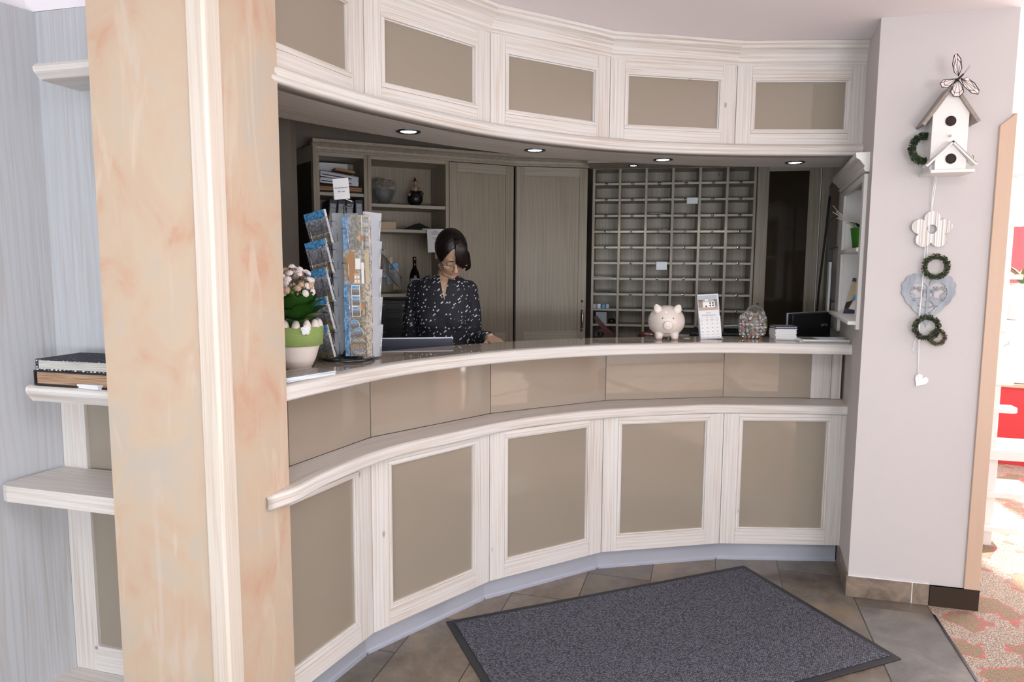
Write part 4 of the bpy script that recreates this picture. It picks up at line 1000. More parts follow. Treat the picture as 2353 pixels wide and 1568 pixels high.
# plant pot with burlap band
t = thing('flower_pot', 'cream pot with a scalloped rim and green burlap band, kalanchoe growing in it', 'potted plant', M_at(-0.775, 2.49, ZT))
prf = [(0.044, 0.0), (0.050, 0.002), (0.066, 0.035), (0.080, 0.08), (0.087, 0.12), (0.090, 0.150)]
g = G(); g.lathe(prf, 'pot_cream', n=40); 
n = 13
for k in range(n):
    a = 2 * PI * (k + 0.35) / n; g.ball((0.079 * math.cos(a), 0.079 * math.sin(a), 0.146), (0.016, 0.016, 0.034), 'pot_cream', n=12, m=8)
g.build('pot', t)
g = G(); g.lathe([(0.0855, 0.085), (0.0925, 0.088), (0.0955, 0.150), (0.092, 0.153)], 'burlap', n=48, close=False); g.build('burlap_band', t)
af = -0.95
fl = G()
for k in range(5):
    a = 2 * PI * k / 5 + 0.3; fl.ball((0.0105 * math.cos(a), 0, 0.0105 * math.sin(a)), (0.0085, 0.003, 0.0085), 'white', n=12, m=6)
fl.ball((0, -0.001, 0), (0.008, 0.003, 0.008), 'white', n=10, m=6)
for k in range(5):
    a = 2 * PI * k / 5 + 0.3; fl.ball((0.012 * math.cos(a), -0.0035, 0.012 * math.sin(a)), (0.0016, 0.001, 0.0016), 'ink_soft', n=6, m=4)
fl.build('felt_flower', t, M=Matrix.Translation((0.099 * math.cos(af), 0.099 * math.sin(af), 0.145)) @ Matrix.Rotation(af + PI / 2, 4, 'Z'))
G().lathe([(0.001, 0.145), (0.08, 0.145), (0.08, 0.149), (0.001, 0.149)], 'hole_dark', close=False).build('soil', t)
pt = bpy.data.objects.new('plant', None); COL.objects.link(pt); pt.parent = t
def leaf(g, base, az, el, L, Wd, mat, curl=0.5):
    n = 7; vs = []; fs = []
    up = Vector((0, 0, 1)); d = Vector((math.cos(az), math.sin(az), 0)); s = Vector((-math.sin(az), math.cos(az), 0)); p = Vector(base); e = el
    for i in range(n + 1):
        u = i / n; w = Wd * (math.sin(PI * min(1, u * 0.93 + 0.07)) ** 0.7) * 0.5; f = d * math.cos(e) + up * math.sin(e); nn = up * math.cos(e) - d * math.sin(e)
        for q, h in ((-1, 0.22), (-0.5, 0.05), (0, 0), (0.5, 0.05), (1, 0.22)): vs.append(p + s * (w * q) + nn * (w * h))
        p = p + f * (L / n); e -= curl / n
    for i in range(n):
        for k in range(4): fs.append((i * 5 + k, i * 5 + k + 1, (i + 1) * 5 + k + 1, (i + 1) * 5 + k))
    o = len(vs); th = Vector((0, 0, -0.0015)); vs2 = vs + [v + th for v in vs]; fs2 = fs + [tuple(o + x for x in f[::-1]) for f in fs]
    g.add(vs2, fs2, mat, True)
random.seed(3)
for k in range(19):
    a = k * 2.399 - 1.2; lv = k / 18; g = G()
    leaf(g, (0.030 * math.cos(a), 0.030 * math.sin(a), 0.145 + 0.055 * lv), a, 0.75 + 0.55 * lv, 0.118 - 0.02 * lv, 0.082, 'leaf', 1.0 - 0.5 * lv)
    g.build('leaf', pt)
g = G()
for k in range(9):
    a = k * 2.399; r = 0.055 * math.sqrt((k + 0.5) / 9); g.tube([(0, 0, 0.15), (r * 0.5 * math.cos(a), r * 0.5 * math.sin(a), 0.22), (r * math.cos(a), r * math.sin(a), 0.29)], 0.002, 'leaf_light', n=6)
g.build('flower_stems', pt)
def bloom(g, c, r, mat, M):
    for ring, (k, rr, h) in enumerate(((8, 1.0, 0.0), (7, 0.72, 0.28), (4, 0.35, 0.45))):
        for i in range(k):
            a = 2 * PI * i / k + ring * 0.4
            g.ball((c[0] + r * 0.6 * rr * math.cos(a), c[1] + r * 0.6 * rr * math.sin(a), c[2] + r * h * 0.8), (r * 0.30, r * 0.30, r * 0.24), mat, M, n=7, m=5)
for k in range(58):
    a = k * 2.399 + random.uniform(-0.3, 0.3); u = (k + 0.5) / 58; ph = math.acos(1 - 1.25 * u); r = 0.066 * math.sin(ph) + random.uniform(-0.004, 0.004); z = 0.290 + 0.068 * math.cos(ph) + random.uniform(-0.010, 0.010)
    if (k * 3) % 7 == 0: r *= 0.85; z -= 0.01
    g = G(); bloom(g, (0, 0, 0), random.uniform(0.012, 0.0175), 'petal' if (k * 7) % 10 < 7 else 'petal_tan', Matrix.Translation((r * math.cos(a), r * math.sin(a) - 0.008, z)) @ Matrix.Rotation(a, 4, 'Z') @ Matrix.Rotation(ph * 0.75, 4, 'Y')); g.build('flower', pt)
g = G()
for k in range(90):
    a = random.uniform(0, 2 * PI); r = random.uniform(0.02, 0.066); z = random.uniform(0.250, 0.315)
    g.ball((r * math.cos(a), r * math.sin(a), z), (0.005, 0.005, 0.006), 'leaf_light' if k % 3 else 'petal_tan', n=6, m=5)
o = g.build('buds', pt); o['kind'] = 'stuff'

# leaflets in front of the pot
for k in range(6):
    g = G(); a = 0.10 + 0.05 * math.sin(k * 2.1)
    g.box(-0.105, -0.07, 0, 0.105, 0.07, 0.0024, 'paper')
    if k == 5: g.quad((-0.105, -0.07, 0.0026), (0.105, -0.07, 0.0026), (0.105, 0.07, 0.0026), (-0.105, 0.07, 0.0026), 'print_village')
    tag(g.build('leaflet', None, M_at(-0.713 + 0.004 * math.sin(k * 3), 2.285 + 0.004 * math.cos(k * 2), ZT + 0.0004 + k * 0.0026, 1.02 + a - 0.1)),
        'grey printed leaflet in the small pile beside the pillar, ' + ['bottom sheet', 'second from the bottom', 'third from the bottom', 'third from the top', 'second from the top', 'top sheet with photo'][k], 'leaflet', 'pile of leaflets by the pillar')

# spinner rack for postcards
RC = (-0.647, 2.715)
rack = thing('postcard_rack', 'revolving wire postcard rack with a round base ring standing on the counter', 'postcard rack', M_at(RC[0], RC[1], ZT))
g = G(); ring = [(0.103 * math.cos(2 * PI * k / 40), 0.103 * math.sin(2 * PI * k / 40), 0.008) for k in range(40)]
g.tube(ring, 0.0042, 'dark_steel', n=8, closed=True)
for a in (0.6, 2.17, 3.74, 5.31): g.tube([(0, 0, 0.020), (0.103 * math.cos(a), 0.103 * math.sin(a), 0.008)], 0.0035, 'dark_steel')
g.build('base_ring', rack)
g = G(); g.tube([(0, 0, 0.01), (0, 0, 0.60)], 0.004, 'steel'); g.lathe([(0.016, 0.008), (0.016, 0.03), (0.008, 0.04)], 'dark_steel'); g.build('pole', rack)
# card sign on top
g = G(); ms = Matrix.Translation((0.006, -0.01, 0.62)) @ Matrix.Rotation(-0.08, 4, 'Y') @ Matrix.Translation((0, 0, -0.62))
g.tube([(0, 0, 0.595), (0.026, 0.0, 0.595), (0.030, 0, 0.615), (0.0, -0.004, 0.625), (-0.046, -0.004, 0.620)], 0.003, 'steel')
g.tube([(-0.040, -0.008, 0.622), (-0.040, -0.008, 0.648), (0.020, -0.008, 0.655), (0.022, -0.008, 0.625)], 0.0022, 'steel')
g.build('sign_holder', rack)
t = thing('price_card', 'small white price card clipped to the top of the postcard rack', 'card', M_at(RC[0], RC[1], ZT) @ ms @ Matrix.Translation((-0.010, -0.003, 0.0)))
G().box(-0.030, -0.001, 0.622, 0.030, 0.001, 0.700, 'paper').build('card', t)
text('Ansichtskarten', 0.0085, 'ink', t, Matrix.Translation((0, -0.0013, 0.665)) @ RX); text('80 Cent', 0.008, 'ink', t, Matrix.Translation((0, -0.0013, 0.651)) @ RX)

CWd, CHt = 0.100, 0.148
def pocket(parent, M):
    g = G(); r = 0.0012
    for s in (-1, 1):
        x = s * CWd * 0.30
        g.tube([(s * (CWd / 2 + 0.004), 0.014, 0.098), (s * (CWd / 2 + 0.004), -0.008, 0.098), (x, -0.010, 0.096), (x, -0.010, 0.0), (x, 0.014, -0.003)], r, 'steel', n=6)
    g.tube([(-CWd / 2, 0.016, -0.003), (CWd / 2, 0.016, -0.003)], r, 'steel', n=6)
    g.tube([(-CWd / 2, -0.010, -0.001), (CWd / 2, -0.010, -0.001)], r, 'steel', n=6) if False else None
    g.tube([(-CWd / 2, 0.018, -0.003), (-CWd / 2, 0.020, 0.108), (CWd / 2, 0.020, 0.108), (CWd / 2, 0.018, -0.003)], r, 'steel', n=6)
    for s in (-1, 1): g.tube([(s * (CWd / 2 + 0.004), 0.014, 0.098), (s * CWd * 0.5, 0.020, 0.100)], r, 'steel', n=6)
    return g.build('wire_pocket', parent, M=M)
PR = ['print_side', 'print_village', 'print_side', 'print_mountain']
columns = [  # (dx, dy, yaw, prints, face name, tilt)
    (0.058, -0.055, 0.06, ['print_side', 'print_village', 'print_side', 'print_side'], 'rack\'s wide right column', 4, 0.0),
    (-0.085, -0.020, -0.42, ['print_mountain'] * 5, 'rack\'s left column', 5, -0.20),
    (0.096, 0.030, 1.10, ['paper'] * 5, 'rack\'s rightmost edge-on column', 5, 0.0),
    (-0.015, 0.075, 0.05, ['paper'] * 5, 'rack\'s rear column', 5, 0.0)]
rows5 = ['topmost pocket', 'second pocket from the top', 'third pocket from the top', 'fourth pocket from the top', 'lowest pocket']
rows4 = ['topmost pocket', 'second pocket from the top', 'third pocket from the top', 'lowest pocket']
for ci, (dx, dy, yaw, prints, cname, nr, tl) in enumerate(columns):
    for r in range(nr):
        pitch = 0.110 if nr == 5 else 0.1295
        z = (0.006 if nr == 5 else 0.022) + (nr - 1 - r) * pitch
        hh = CHt * (1.0 if nr == 4 else 0.87)
        Mloc = M_at(dx, dy, z, yaw) @ Matrix.Rotation(0.10, 4, 'X') @ Matrix.Rotation(tl, 4, 'Y')
        pocket(rack, Mloc)
        mt = prints[r]
        g = G(); g.box(-CWd / 2, 0.000, 0, CWd / 2, 0.012, hh, 'pages_white'); g.box(-CWd / 2 + 0.0005, -0.0003, 0.0005, CWd / 2 - 0.0005, 0.0123, hh - 0.0005, 'card_back')
        if mt != 'paper':
            g.quad((-CWd / 2, -0.0006, 0), (CWd / 2, -0.0006, 0), (CWd / 2, -0.0006, hh), (-CWd / 2, -0.0006, hh), mt)
            if ci == 0:
                if r == 0:
                    for q in range(4): g.quad((0.022, -0.001, 0.006 + q * 0.036), (0.046, -0.001, 0.006 + q * 0.036), (0.046, -0.001, 0.038 + q * 0.036), (0.022, -0.001, 0.038 + q * 0.036), 'print_village')
                    g.box(0.020, -0.0009, 0, 0.0215, -0.0007, hh, 'white')
                if r == 2:
                    for q in range(3): g.quad((-0.020, -0.001, hh - 0.042 - q * 0.040), (0.008, -0.001, hh - 0.042 - q * 0.040), (0.008, -0.001, hh - 0.006 - q * 0.040), (-0.020, -0.001, hh - 0.006 - q * 0.040), 'print_mountain'); g.box(-0.022, -0.0009, hh - 0.044 - q * 0.040, 0.010, -0.0008, hh - 0.004 - q * 0.040, 'white')
                if r == 3:
                    for (cx, cz, rr, mm) in ((-0.012, hh - 0.024, 0.018, 'print_mountain'), (0.0, hh - 0.055, 0.020, 'print_mountain'), (0.002, 0.038, 0.030, 'print_village')):
                        Mq = Matrix.Translation((cx, -0.0008 - 0.0001 * rr * 100, cz)) @ RX
                        g.lathe([(rr + 0.001, -0.0001), (rr + 0.001, 0.0001)], 'white', Mq, 28)
                        n = 28; vs = [(cx + rr * math.cos(2 * PI * k / n), -0.0012 - 0.0001 * rr * 100, cz + rr * math.sin(2 * PI * k / n)) for k in range(n)]
                        g.add(vs, [list(range(n))], mm, False, None, [[(0.5 + 0.5 * math.cos(2 * PI * k / n), 0.5 + 0.5 * math.sin(2 * PI * k / n)) for k in range(n)]])
                if r == 1:
                    g.add([(-0.038, -0.0012, 0.03), (-0.008, -0.0012, 0.03), (-0.008, -0.0012, hh - 0.008), (-0.022, -0.0012, hh - 0.004), (-0.040, -0.0012, hh - 0.03)], [(0, 1, 2, 3, 4)], 'brown_card')
                    g.box(-0.006, -0.0013, 0.075, 0.014, -0.0011, 0.115, 'white'); g.box(0.016, -0.0013, 0.02, 0.026, -0.0011, 0.10, 'white'); g.box(-0.012, -0.0014, 0.018, 0.010, -0.0012, 0.060, 'petal_tan')
                    for q in range(4): g.box(-0.010 + 0.011 * (q % 2), -0.0016, 0.024 + 0.016 * (q // 2), -0.003 + 0.011 * (q % 2), -0.0014, 0.034 + 0.016 * (q // 2), 'white')
                    g.box(0.030, -0.0012, 0.01, 0.046, -0.001, hh - 0.01, 'cream_paper')
                # little timber house printed on the cards
                hx, hz = 0.010, 0.062
                if r in (0, 2): g.add([(hx - 0.012, -0.0014, hz), (hx + 0.004, -0.0014, hz + 0.014), (hx + 0.004, -0.0014, hz - 0.014)], [(0, 2, 1)], 'petal_tan'); g.box(hx + 0.004, -0.0014, hz - 0.009, hx + 0.016, -0.0012, hz + 0.009, 'brown_card')
            if ci == 1 and r in (1, 0):
                g.box(-CWd / 2, -0.0009, hh * 0.30, CWd / 2, -0.0007, hh * 0.31, 'white')
                for q in range(3): g.quad((-0.040 + q * 0.027, -0.0009, 0.006), (-0.018 + q * 0.027, -0.0009, 0.006), (-0.018 + q * 0.027, -0.0009, 0.038), (-0.040 + q * 0.027, -0.0009, 0.038), 'print_village')
        row = (rows5 if nr == 5 else rows4)[r]
        ori = 'white postcard backs' if mt == 'paper' else 'alpine view postcards' if mt == 'print_mountain' else 'village view postcards'
        tag(g.build('postcard_stack', None, M_at(RC[0], RC[1], ZT) @ Mloc @ Matrix.Translation((0, 0, 0.0002))), '%s, %s of the %s' % (ori, row, cname), 'postcards', 'postcards in the revolving rack')

# piggy bank
t = thing('piggy_bank', 'glossy cream ceramic piggy bank facing the room on the counter', 'piggy bank', M_at(0.80, 3.60, ZT, -0.14) @ Matrix.Scale(0.92, 4))
def pig(p):
    return (p.x * (1 - 0.05 * max(0, -p.y)), p.y, p.z * (1 - 0.04 * abs(p.y)))
g = G(); g.ball((0, 0, 0.098), (0.103, 0.112, 0.091), 'ceramic', n=36, m=22, fn=pig)
g.tube([(0, -0.095, 0.086), (0, -0.126, 0.084), (0, -0.130, 0.084)], [0.026, 0.0255, 0.021], 'ceramic', n=20)
for s in (-1, 1):
    for y in (-0.050, 0.055): g.tube([(0.040 * s, y, 0.040), (0.042 * s, y - 0.002, 0.018), (0.044 * s, y - 0.004, 0.006), (0.044 * s, y - 0.004, 0.0)], [0.028, 0.021, 0.019, 0.017], 'ceramic', n=16)
g.build('body', t)
for s in (-1, 1):
    g = G(); MM = Matrix.Translation((0.052 * s, -0.062, 0.166)) @ Matrix.Rotation(s * 0.45, 4, 'Y') @ Matrix.Rotation(-0.25, 4, 'X')
    g.ball((0, 0, 0.008), (0.022, 0.010, 0.026), 'ceramic', MM, 18, 12, lambda p: (p.x * (1 - 0.25 * p.z), p.y, p.z)); g.build('ear', t)
    g = G(); g.ball((0.029 * s, -0.1010, 0.122), (0.0042, 0.003, 0.0052), 'brass', n=12, m=8); g.build('eye', t)
    g = G(); g.ball((0.0065 * s, -0.1315, 0.086), (0.0028, 0.0012, 0.0050), 'pot_cream', n=10, m=6); g.build('nostril', t)
    g = G()
    for k in range(5): g.ball((0.044 * s + 0.017 * math.sin(-0.9 + k * 0.45), -0.055 - 0.017 * math.cos(-0.9 + k * 0.45), 0.007), (0.004, 0.002, 0.0035), 'pink' if k % 2 else 'ink_soft', n=8, m=5)
    g.build('painted_flowers', t)
g = G()
for k in range(7):
    a = 2.85 + 0.09 * (k % 3); z = 0.06 + 0.013 * k; rr = math.sqrt(max(0.01, 1 - ((z - 0.098) / 0.09) ** 2))
    g.ball((0.1005 * rr * math.cos(a + 0.35), 0.1105 * rr * math.sin(-a + 5.9) if False else -0.02 - 0.004 * k, z), (0.003, 0.008, 0.006), 'ink_soft', n=8, m=5)
g.build('painted_scroll', t)
g = G(); g.tube([(-0.015, -0.083, 0.036), (0, -0.0845, 0.035), (0.015, -0.083, 0.036)], 0.0015, 'brass', n=6); g.build('mouth', t)

# desk display with forecast sheet
t = thing('forecast_display', 'tall leaflet display with a printed house photo and a weather forecast sheet', 'display', M_at(1.034, 3.60, ZT, 0.02) @ Matrix.Rotation(-0.06, 4, 'Y'))
Mb = Matrix.Rotation(-0.16, 4, 'X')
g = G(); g.box(-0.056, 0.0, 0.0, 0.056, 0.022, 0.235, 'paper_grey', Mb); g.build('holder', t, bevel=0.001)
g = G(); g.box(-0.056, -0.003, 0.11, 0.050, -0.001, 0.232, 'paper', Mb); g.build('upper_card', t)
g = G(); f = Mb
y = -0.0034
g.quad((-0.054, y, 0.15), (0.046, y, 0.15), (0.046, y, 0.228), (-0.054, y, 0.228), 'print_village', f)
g.box(-0.054, y - 0.0003, 0.150, 0.046, y - 0.0001, 0.163, 'petal_tan', f); g.box(-0.054, y - 0.0002, 0.205, 0.046, y - 0.0001, 0.228, 'blue_ink' if False else 'paper_grey', f)
g.box(-0.030, y - 0.0005, 0.164, 0.032, y - 0.0003, 0.192, 'white', f)
g.add([(-0.036, y - 0.0006, 0.192), (-0.010, y - 0.0006, 0.222), (0.016, y - 0.0006, 0.192)], [(0, 1, 2)], 'ink_soft', False, f)
g.add([(0.004, y - 0.0005, 0.192), (0.014, y - 0.0005, 0.212), (0.036, y - 0.0005, 0.192)], [(0, 1, 2)], 'paper_grey', False, f)
for x in (-0.017, -0.009): g.box(x, y - 0.0008, 0.196, x + 0.006, y - 0.0006, 0.208, 'white', f)
for x, z in ((-0.018, 0.166), (0.004, 0.170), (0.018, 0.170), (0.004, 0.182), (0.018, 0.182)): g.box(x, y - 0.0008, z, x + 0.008, y - 0.0006, z + 0.008, 'navy', f)
g.build('house_photo', t)
text('Hotel', 0.010, 'ink_soft', t, Mb @ Matrix.Translation((-0.004, y - 0.0004, 0.136)) @ RX); text('Waldburgishof', 0.0125, 'ink_soft', t, Mb @ Matrix.Translation((-0.004, y - 0.0004, 0.124)) @ RX)
g = G(); g.box(-0.053, -0.006, 0.002, 0.055, -0.0045, 0.118, 'white', Mb); g.build('forecast_sheet', t)
g = G()
for c in range(4):
    x = -0.042 + c * 0.0265
    for z, h, w in ((0.110, 0.0020, 0.014), (0.099, 0.0026, 0.016), (0.092, 0.0024, 0.010), (0.022, 0.0018, 0.016), (0.009, 0.0018, 0.016)): g.box(x - w / 2, -0.0064, z, x + w / 2, -0.0061, z + h, 'ink_soft', Mb)
    for z in (0.078, 0.058, 0.038): g.ball((x, -0.0062, z), (0.0042, 0.0003, 0.0030), 'paper_grey' if z > 0.04 else 'ink_soft', Mb, 10, 5)
    if c: g.box(x - 0.0134, -0.0063, 0.006, x - 0.0131, -0.0061, 0.114, 'paper_grey', Mb)
g.build('forecast_print', t)
g = G(); g.box(-0.050, -0.022, 0.0, 0.058, -0.006, 0.004, 'clear_plastic'); g.build('foot', t)

# sweets jar
t = thing('sweets_jar', 'rounded glass jar with a tilted opening full of wrapped sweets on the counter', 'jar', M_at(1.262, 3.645, ZT, 0.1))
def rj(p):
    e = 2.6; q = (abs(p.x) ** e + abs(p.y) ** e + abs(p.z) ** e) ** (1 / e); return (p.x / q, p.y / q, p.z / q)
g = G(); g.ball((0, 0, 0.074), (0.073, 0.060, 0.073), 'clear_glass', None, 32, 20, rj)
Mr = Matrix.Translation((-0.012, -0.045, 0.122)) @ Matrix.Rotation(0.95, 4, 'X')
g.lathe([(0.045, -0.01), (0.046, 0.012), (0.050, 0.020), (0.048, 0.025), (0.044, 0.020)], 'clear_glass', Mr, 32, False); g.build('glass_body', t)
random.seed(5)
sweet_m = ['petal', 'silver', 'petal_tan', 'tan_leather', 'paper', 'pot_cream', 'petal', 'petal_tan', 'paper', 'pot_cream', 'silver', 'petal', 'silver', 'pot_cream', 'pink', 'petal_tan', 'paper', 'tan_leather', 'petal', 'green_pot', 'pot_cream', 'silver', 'petal_tan']
def sweet(c, sc, mat, rnd):
    g = G(); Ms = Matrix.Translation(c) @ Matrix.Rotation(rnd[0], 4, 'Z') @ Matrix.Rotation(rnd[1], 4, 'Y') @ Matrix.Scale(sc, 4)
    g.ball((0, 0, 0), (0.008, 0.005, 0.005), mat, Ms, 8, 6)
    for s in (-1, 1): g.add([(s * 0.006, 0, 0), (s * 0.0115, 0.0045, 0.003), (s * 0.0115, -0.0045, -0.003), (s * 0.0115, 0.001, 0.004)], [(0, 1, 3), (0, 3, 2), (0, 2, 1), (1, 2, 3)], mat, False, Ms)
    return g
k = 0
for layer in range(8):
    z = 0.010 + layer * 0.0165
    for j in range(14 if layer < 7 else 9):
        a = j * 2 * PI / 14 + layer * 0.4; rr = 0.046 if j % 2 == 0 else 0.050
        if layer == 7: rr = 0.03
        sc = 1.35; fz = 0.80 if layer in (0, 7) else 1.0
        c = (rr * fz * 1.18 * math.cos(a), rr * fz * 0.93 * math.sin(a), z)
        if k >= 104: break
        mt = sweet_m[(k * 5 + layer * 3) % len(sweet_m)]
        g = sweet(c, sc, mt, (random.uniform(0, 6), random.uniform(-1, 1)))
        o = g.build('wrapped_sweet', None, M_at(1.262, 3.645, ZT, 0.1)); k += 1
        tag(o, 'small wrapped sweet among the sweets filling the glass jar', 'sweet', 'wrapped sweets in the glass jar')

# stack of cards
random.seed(9)
names = ['lowest', 'second from bottom', 'third from bottom', 'fourth from bottom', 'fifth from bottom', 'sixth from bottom', 'seventh from bottom', 'eighth from bottom', 'seventh from the top', 'sixth from the top', 'fifth from the top', 'fourth from the top', 'third from the top', 'second from the top', 'topmost']
for k in range(15):
    g = G(); th = 0.0044
    g.box(-0.054, -0.045, 0, 0.054, 0.045, th, 'white' if k < 12 else 'paper_grey' if k % 2 else 'navy')
    if k == 14: g.quad((-0.054, -0.045, th + 0.0001), (0.054, -0.045, th + 0.0001), (0.054, 0.045, th + 0.0001), (-0.054, 0.045, th + 0.0001), 'print_village')
    dx = random.uniform(-0.003, 0.003)
    tag(g.build('booklet', None, M_at(1.405 + dx, 3.60 + random.uniform(-0.003, 0.003), ZT + 0.0003 + k * 0.0048, random.uniform(-0.04, 0.04)), bevel=0.0005), 'white booklet in the stack beside the black monitor, ' + names[k], 'booklet', 'stack of booklets on the counter')
# magazines
for k, (x, y, a, lb) in enumerate(((1.585, 3.535, -0.10, 'lower printed magazine lying at the right end of the counter'), (1.592, 3.525, -0.06, 'upper printed magazine with wood photos at the right end of the counter'))):
    g = G(); g.box(-0.135, -0.075, 0, 0.135, 0.075, 0.006, 'paper'); z = 0.0062
    g.quad((-0.125, -0.065, z), (-0.045, -0.065, z), (-0.045, 0.065, z), (-0.125, 0.065, z), 'dark_plank'); g.quad((0.062, -0.065, z), (0.125, -0.065, z), (0.125, 0.035, z), (0.062, 0.035, z), 'cream_paper')
    for q in range(6): g.box(-0.035, -0.055 + q * 0.018, 0.006, 0.055, -0.051 + q * 0.018, z, 'ink_soft' if q % 3 == 0 else 'paper_grey')
    tag(g.build('magazine', None, M_at(x, y, ZT + 0.0003 + k * 0.0068, a)), lb, 'magazine', 'magazines at the right end of the counter')
g = G(); g.box(0, 0, 0, 0.03, 0.02, 0.0015, 'paper'); tag(g.build('card_slip', None, M_at(0.90, 3.60, ZT + 0.0005, 0.4)), 'tiny white slip lying left of the forecast display', 'slip')

# ================================================================ BEHIND THE COUNTER
t = thing('inner_desk', 'inner office desk board behind the counter front, mostly hidden', 'desk', Matrix.Translation((0.6, 4.0, 0)))
IM = Matrix.Translation((-0.6, -4.0, 0))
dk = catmull([(-0.95, 2.62), (-0.72, 2.90), (-0.30, 3.27), (0.073, 3.50), (0.461, 3.66), (0.928, 3.76), (1.35, 3.77), (1.765, 3.74)], 5)
G().sweep([(0.0, 0.74), (0.28, 0.74), (0.28, 0.77), (0.0, 0.77)], dk, 'office_x', IM).build('desk_board', t)
G().sweep([(0.0, 0.0), (0.02, 0.0), (0.02, 0.739), (0.0, 0.739)], dk, 'office_x', IM).build('modesty_panel', t)
# right monitor seen from the back
MO = M_at(1.70, 3.95, 0.77, 0.60)
t = thing('monitor', 'black flat monitor seen from behind at the right end of the desk', 'monitor', MO)
G().box(-0.185, -0.01, 0.10, 0.185, 0.025, 0.475, 'black').build('screen_housing', t, bevel=0.006)
G().box(-0.19, 0.022, 0.095, 0.19, 0.032, 0.48, 'aluminium').build('bezel', t, bevel=0.003)
G().box(-0.10, -0.06, 0, 0.10, 0.06, 0.012, 'black').build('foot', t, bevel=0.004); G().box(-0.03, 0.0, 0.01, 0.03, 0.02, 0.12, 'black').build('stand', t)
text('terra', 0.032, 'aluminium', t, Matrix.Translation((0.115, -0.0105, 0.405)) @ RX)
# left monitor (only the top of it shows)
MO = M_at(-0.495, 3.235, 0.77, 0.17)
t = thing('monitor', 'dark monitor seen from behind in front of the woman, only its upper edge showing', 'monitor', MO)
G().box(-0.22, -0.004, 0.06, 0.22, 0.026, 0.388, 'navy').build('screen_housing', t, bevel=0.005)
G().box(-0.222, 0.018, 0.056, 0.222, 0.027, 0.394, 'aluminium').build('bezel', t, bevel=0.002)
g = G()
for k in range(3): g.box(-0.15 + k * 0.12, -0.0048, 0.352, -0.06 + k * 0.12, -0.0038, 0.354, 'black'); g.box(-0.17 + k * 0.12, -0.0048, 0.343, -0.08 + k * 0.12, -0.0038, 0.345, 'black')
g.build('vent_slots', t)
G().box(-0.10, -0.05, 0, 0.10, 0.10, 0.012, 'black').build('foot', t, bevel=0.004); G().box(-0.03, 0.0, 0.01, 0.03, 0.02, 0.10, 'black').build('stand', t)
# printer standing on the rear worktop behind the pig and display
t = thing('printer', 'flat black printer on the rear worktop behind the display and sweets jar', 'printer', MG @ M_at(0.69, -0.10, 0.9846))
G().box(0, 0.0, 0.0, 0.40, 0.095, 0.055, 'black').build('housing', t, bevel=0.004); G().box(-0.004, -0.003, 0.056, 0.404, 0.10, 0.074, 'dark_steel').build('lid', t, bevel=0.004)
G().box(0.03, -0.004, 0.012, 0.36, 0.0, 0.044, 'black_matt').build('paper_slot', t)
g = G(); g.box(0, 0, 0, 0.09, 0.01, 0.055, 'paper_grey'); tag(g.build('paper_card', None, MG @ M_at(0.585, -0.07, 0.9846)), 'grey paper card standing left of the black printer', 'card')

# side wall of the office: plank key board, cable, white sheet
def pw(s, y, z): p = sw(s, y); return (p[0], p[1], z)
t = thing('plank_board', 'dark weathered plank board hanging on the office side wall', 'wall board', M_at(*sw(1.0, 0.001), 0, SA))
for (z0, z1, s0, s1) in ((1.80, 2.03, 0.0, 0.62), (1.62, 1.797, 0.0, 0.62), (1.15, 1.30, 0.10, 0.66), (1.305, 1.617, 0.46, 0.66)):
    G().box(s0, 0, z0, s1, 0.022, z1, 'dark_plank').build('plank', t, bevel=0.002)
g = G(); g.box(0.42, 0.0, 1.2, 0.45, 0.026, 2.03, 'black'); g.build('strap', t)
g = G(); g.tube([pw(1.25, 0.05, 1.93), pw(1.28, 0.06, 1.70), pw(1.31, 0.07, 1.50), pw(1.42, 0.07, 1.36), pw(1.46, 0.07, 1.22), pw(1.45, 0.07, 1.0), pw(1.2, 0.07, 0.9)], 0.007, 'black_matt', n=8)
tag(g.build('cable', None), 'thick black cable looping down in front of the plank board', 'cable')
g = G(); g.box(0, 0, 0, 0.10, 0.012, 0.36, 'paper'); tag(g.build('white_sheet', None, M_at(*sw(1.14, 0.03), 1.175, SA)), 'white card hanging beside the wall niche, above the monitor', 'card')
# niche shelf frame
t = thing('niche_shelf', 'white wooden shelf frame with crown set into the wall at the end of the desk', 'wall shelf', M_at(*sw(0, 0), 1.24, SA))
H = 0.68; tw = 'trim_white'
G().box(n0 - 0.055, 0.0, -0.02, n0 + 0.004, 0.016, H, tw).build('frame_stile', t, bevel=0.002)
G().box(n1 - 0.004, 0.0, -0.09, n1 + 0.15, 0.016, H, tw).build('frame_stile', t, bevel=0.002)
G().box(n0, 0.0, H - 0.03, n1, 0.016, H, tw).build('frame_rail', t)
g = G(); q = Matrix.Identity(4); pcr = [(0.0, H), (0.0, H + 0.005), (0.018, H + 0.006), (0.024, H + 0.018), (0.020, H + 0.028), (0.026, H + 0.036), (0.040, H + 0.055), (0.056, H + 0.066), (0.058, H + 0.088), (0.0, H + 0.088)]
g.sweep(pcr, [(n0 - 0.09, 0.001), (n1 + 0.20, 0.001)], tw); g.build('crown', t)
G().box(n0, NR + 0.001, -0.0, n0 + 0.006, 0.0, H, tw).build('lining', t); G().box(n1 - 0.006, NR + 0.001, -0.0, n1, 0.0, H, tw).build('lining', t); G().box(n0, NR + 0.001, 0, n1, NR + 0.006, H, tw).build('lining', t)
G().box(n0 + 0.006, NR + 0.006, 0.335, n1 - 0.006, 0.024, 0.355, tw).build('shelf', t, bevel=0.004)
G().box(n0 - 0.05, NR + 0.006, 0.0, n1 + 0.12, 0.05, 0.018, tw).build('bottom_shelf', t, bevel=0.004)
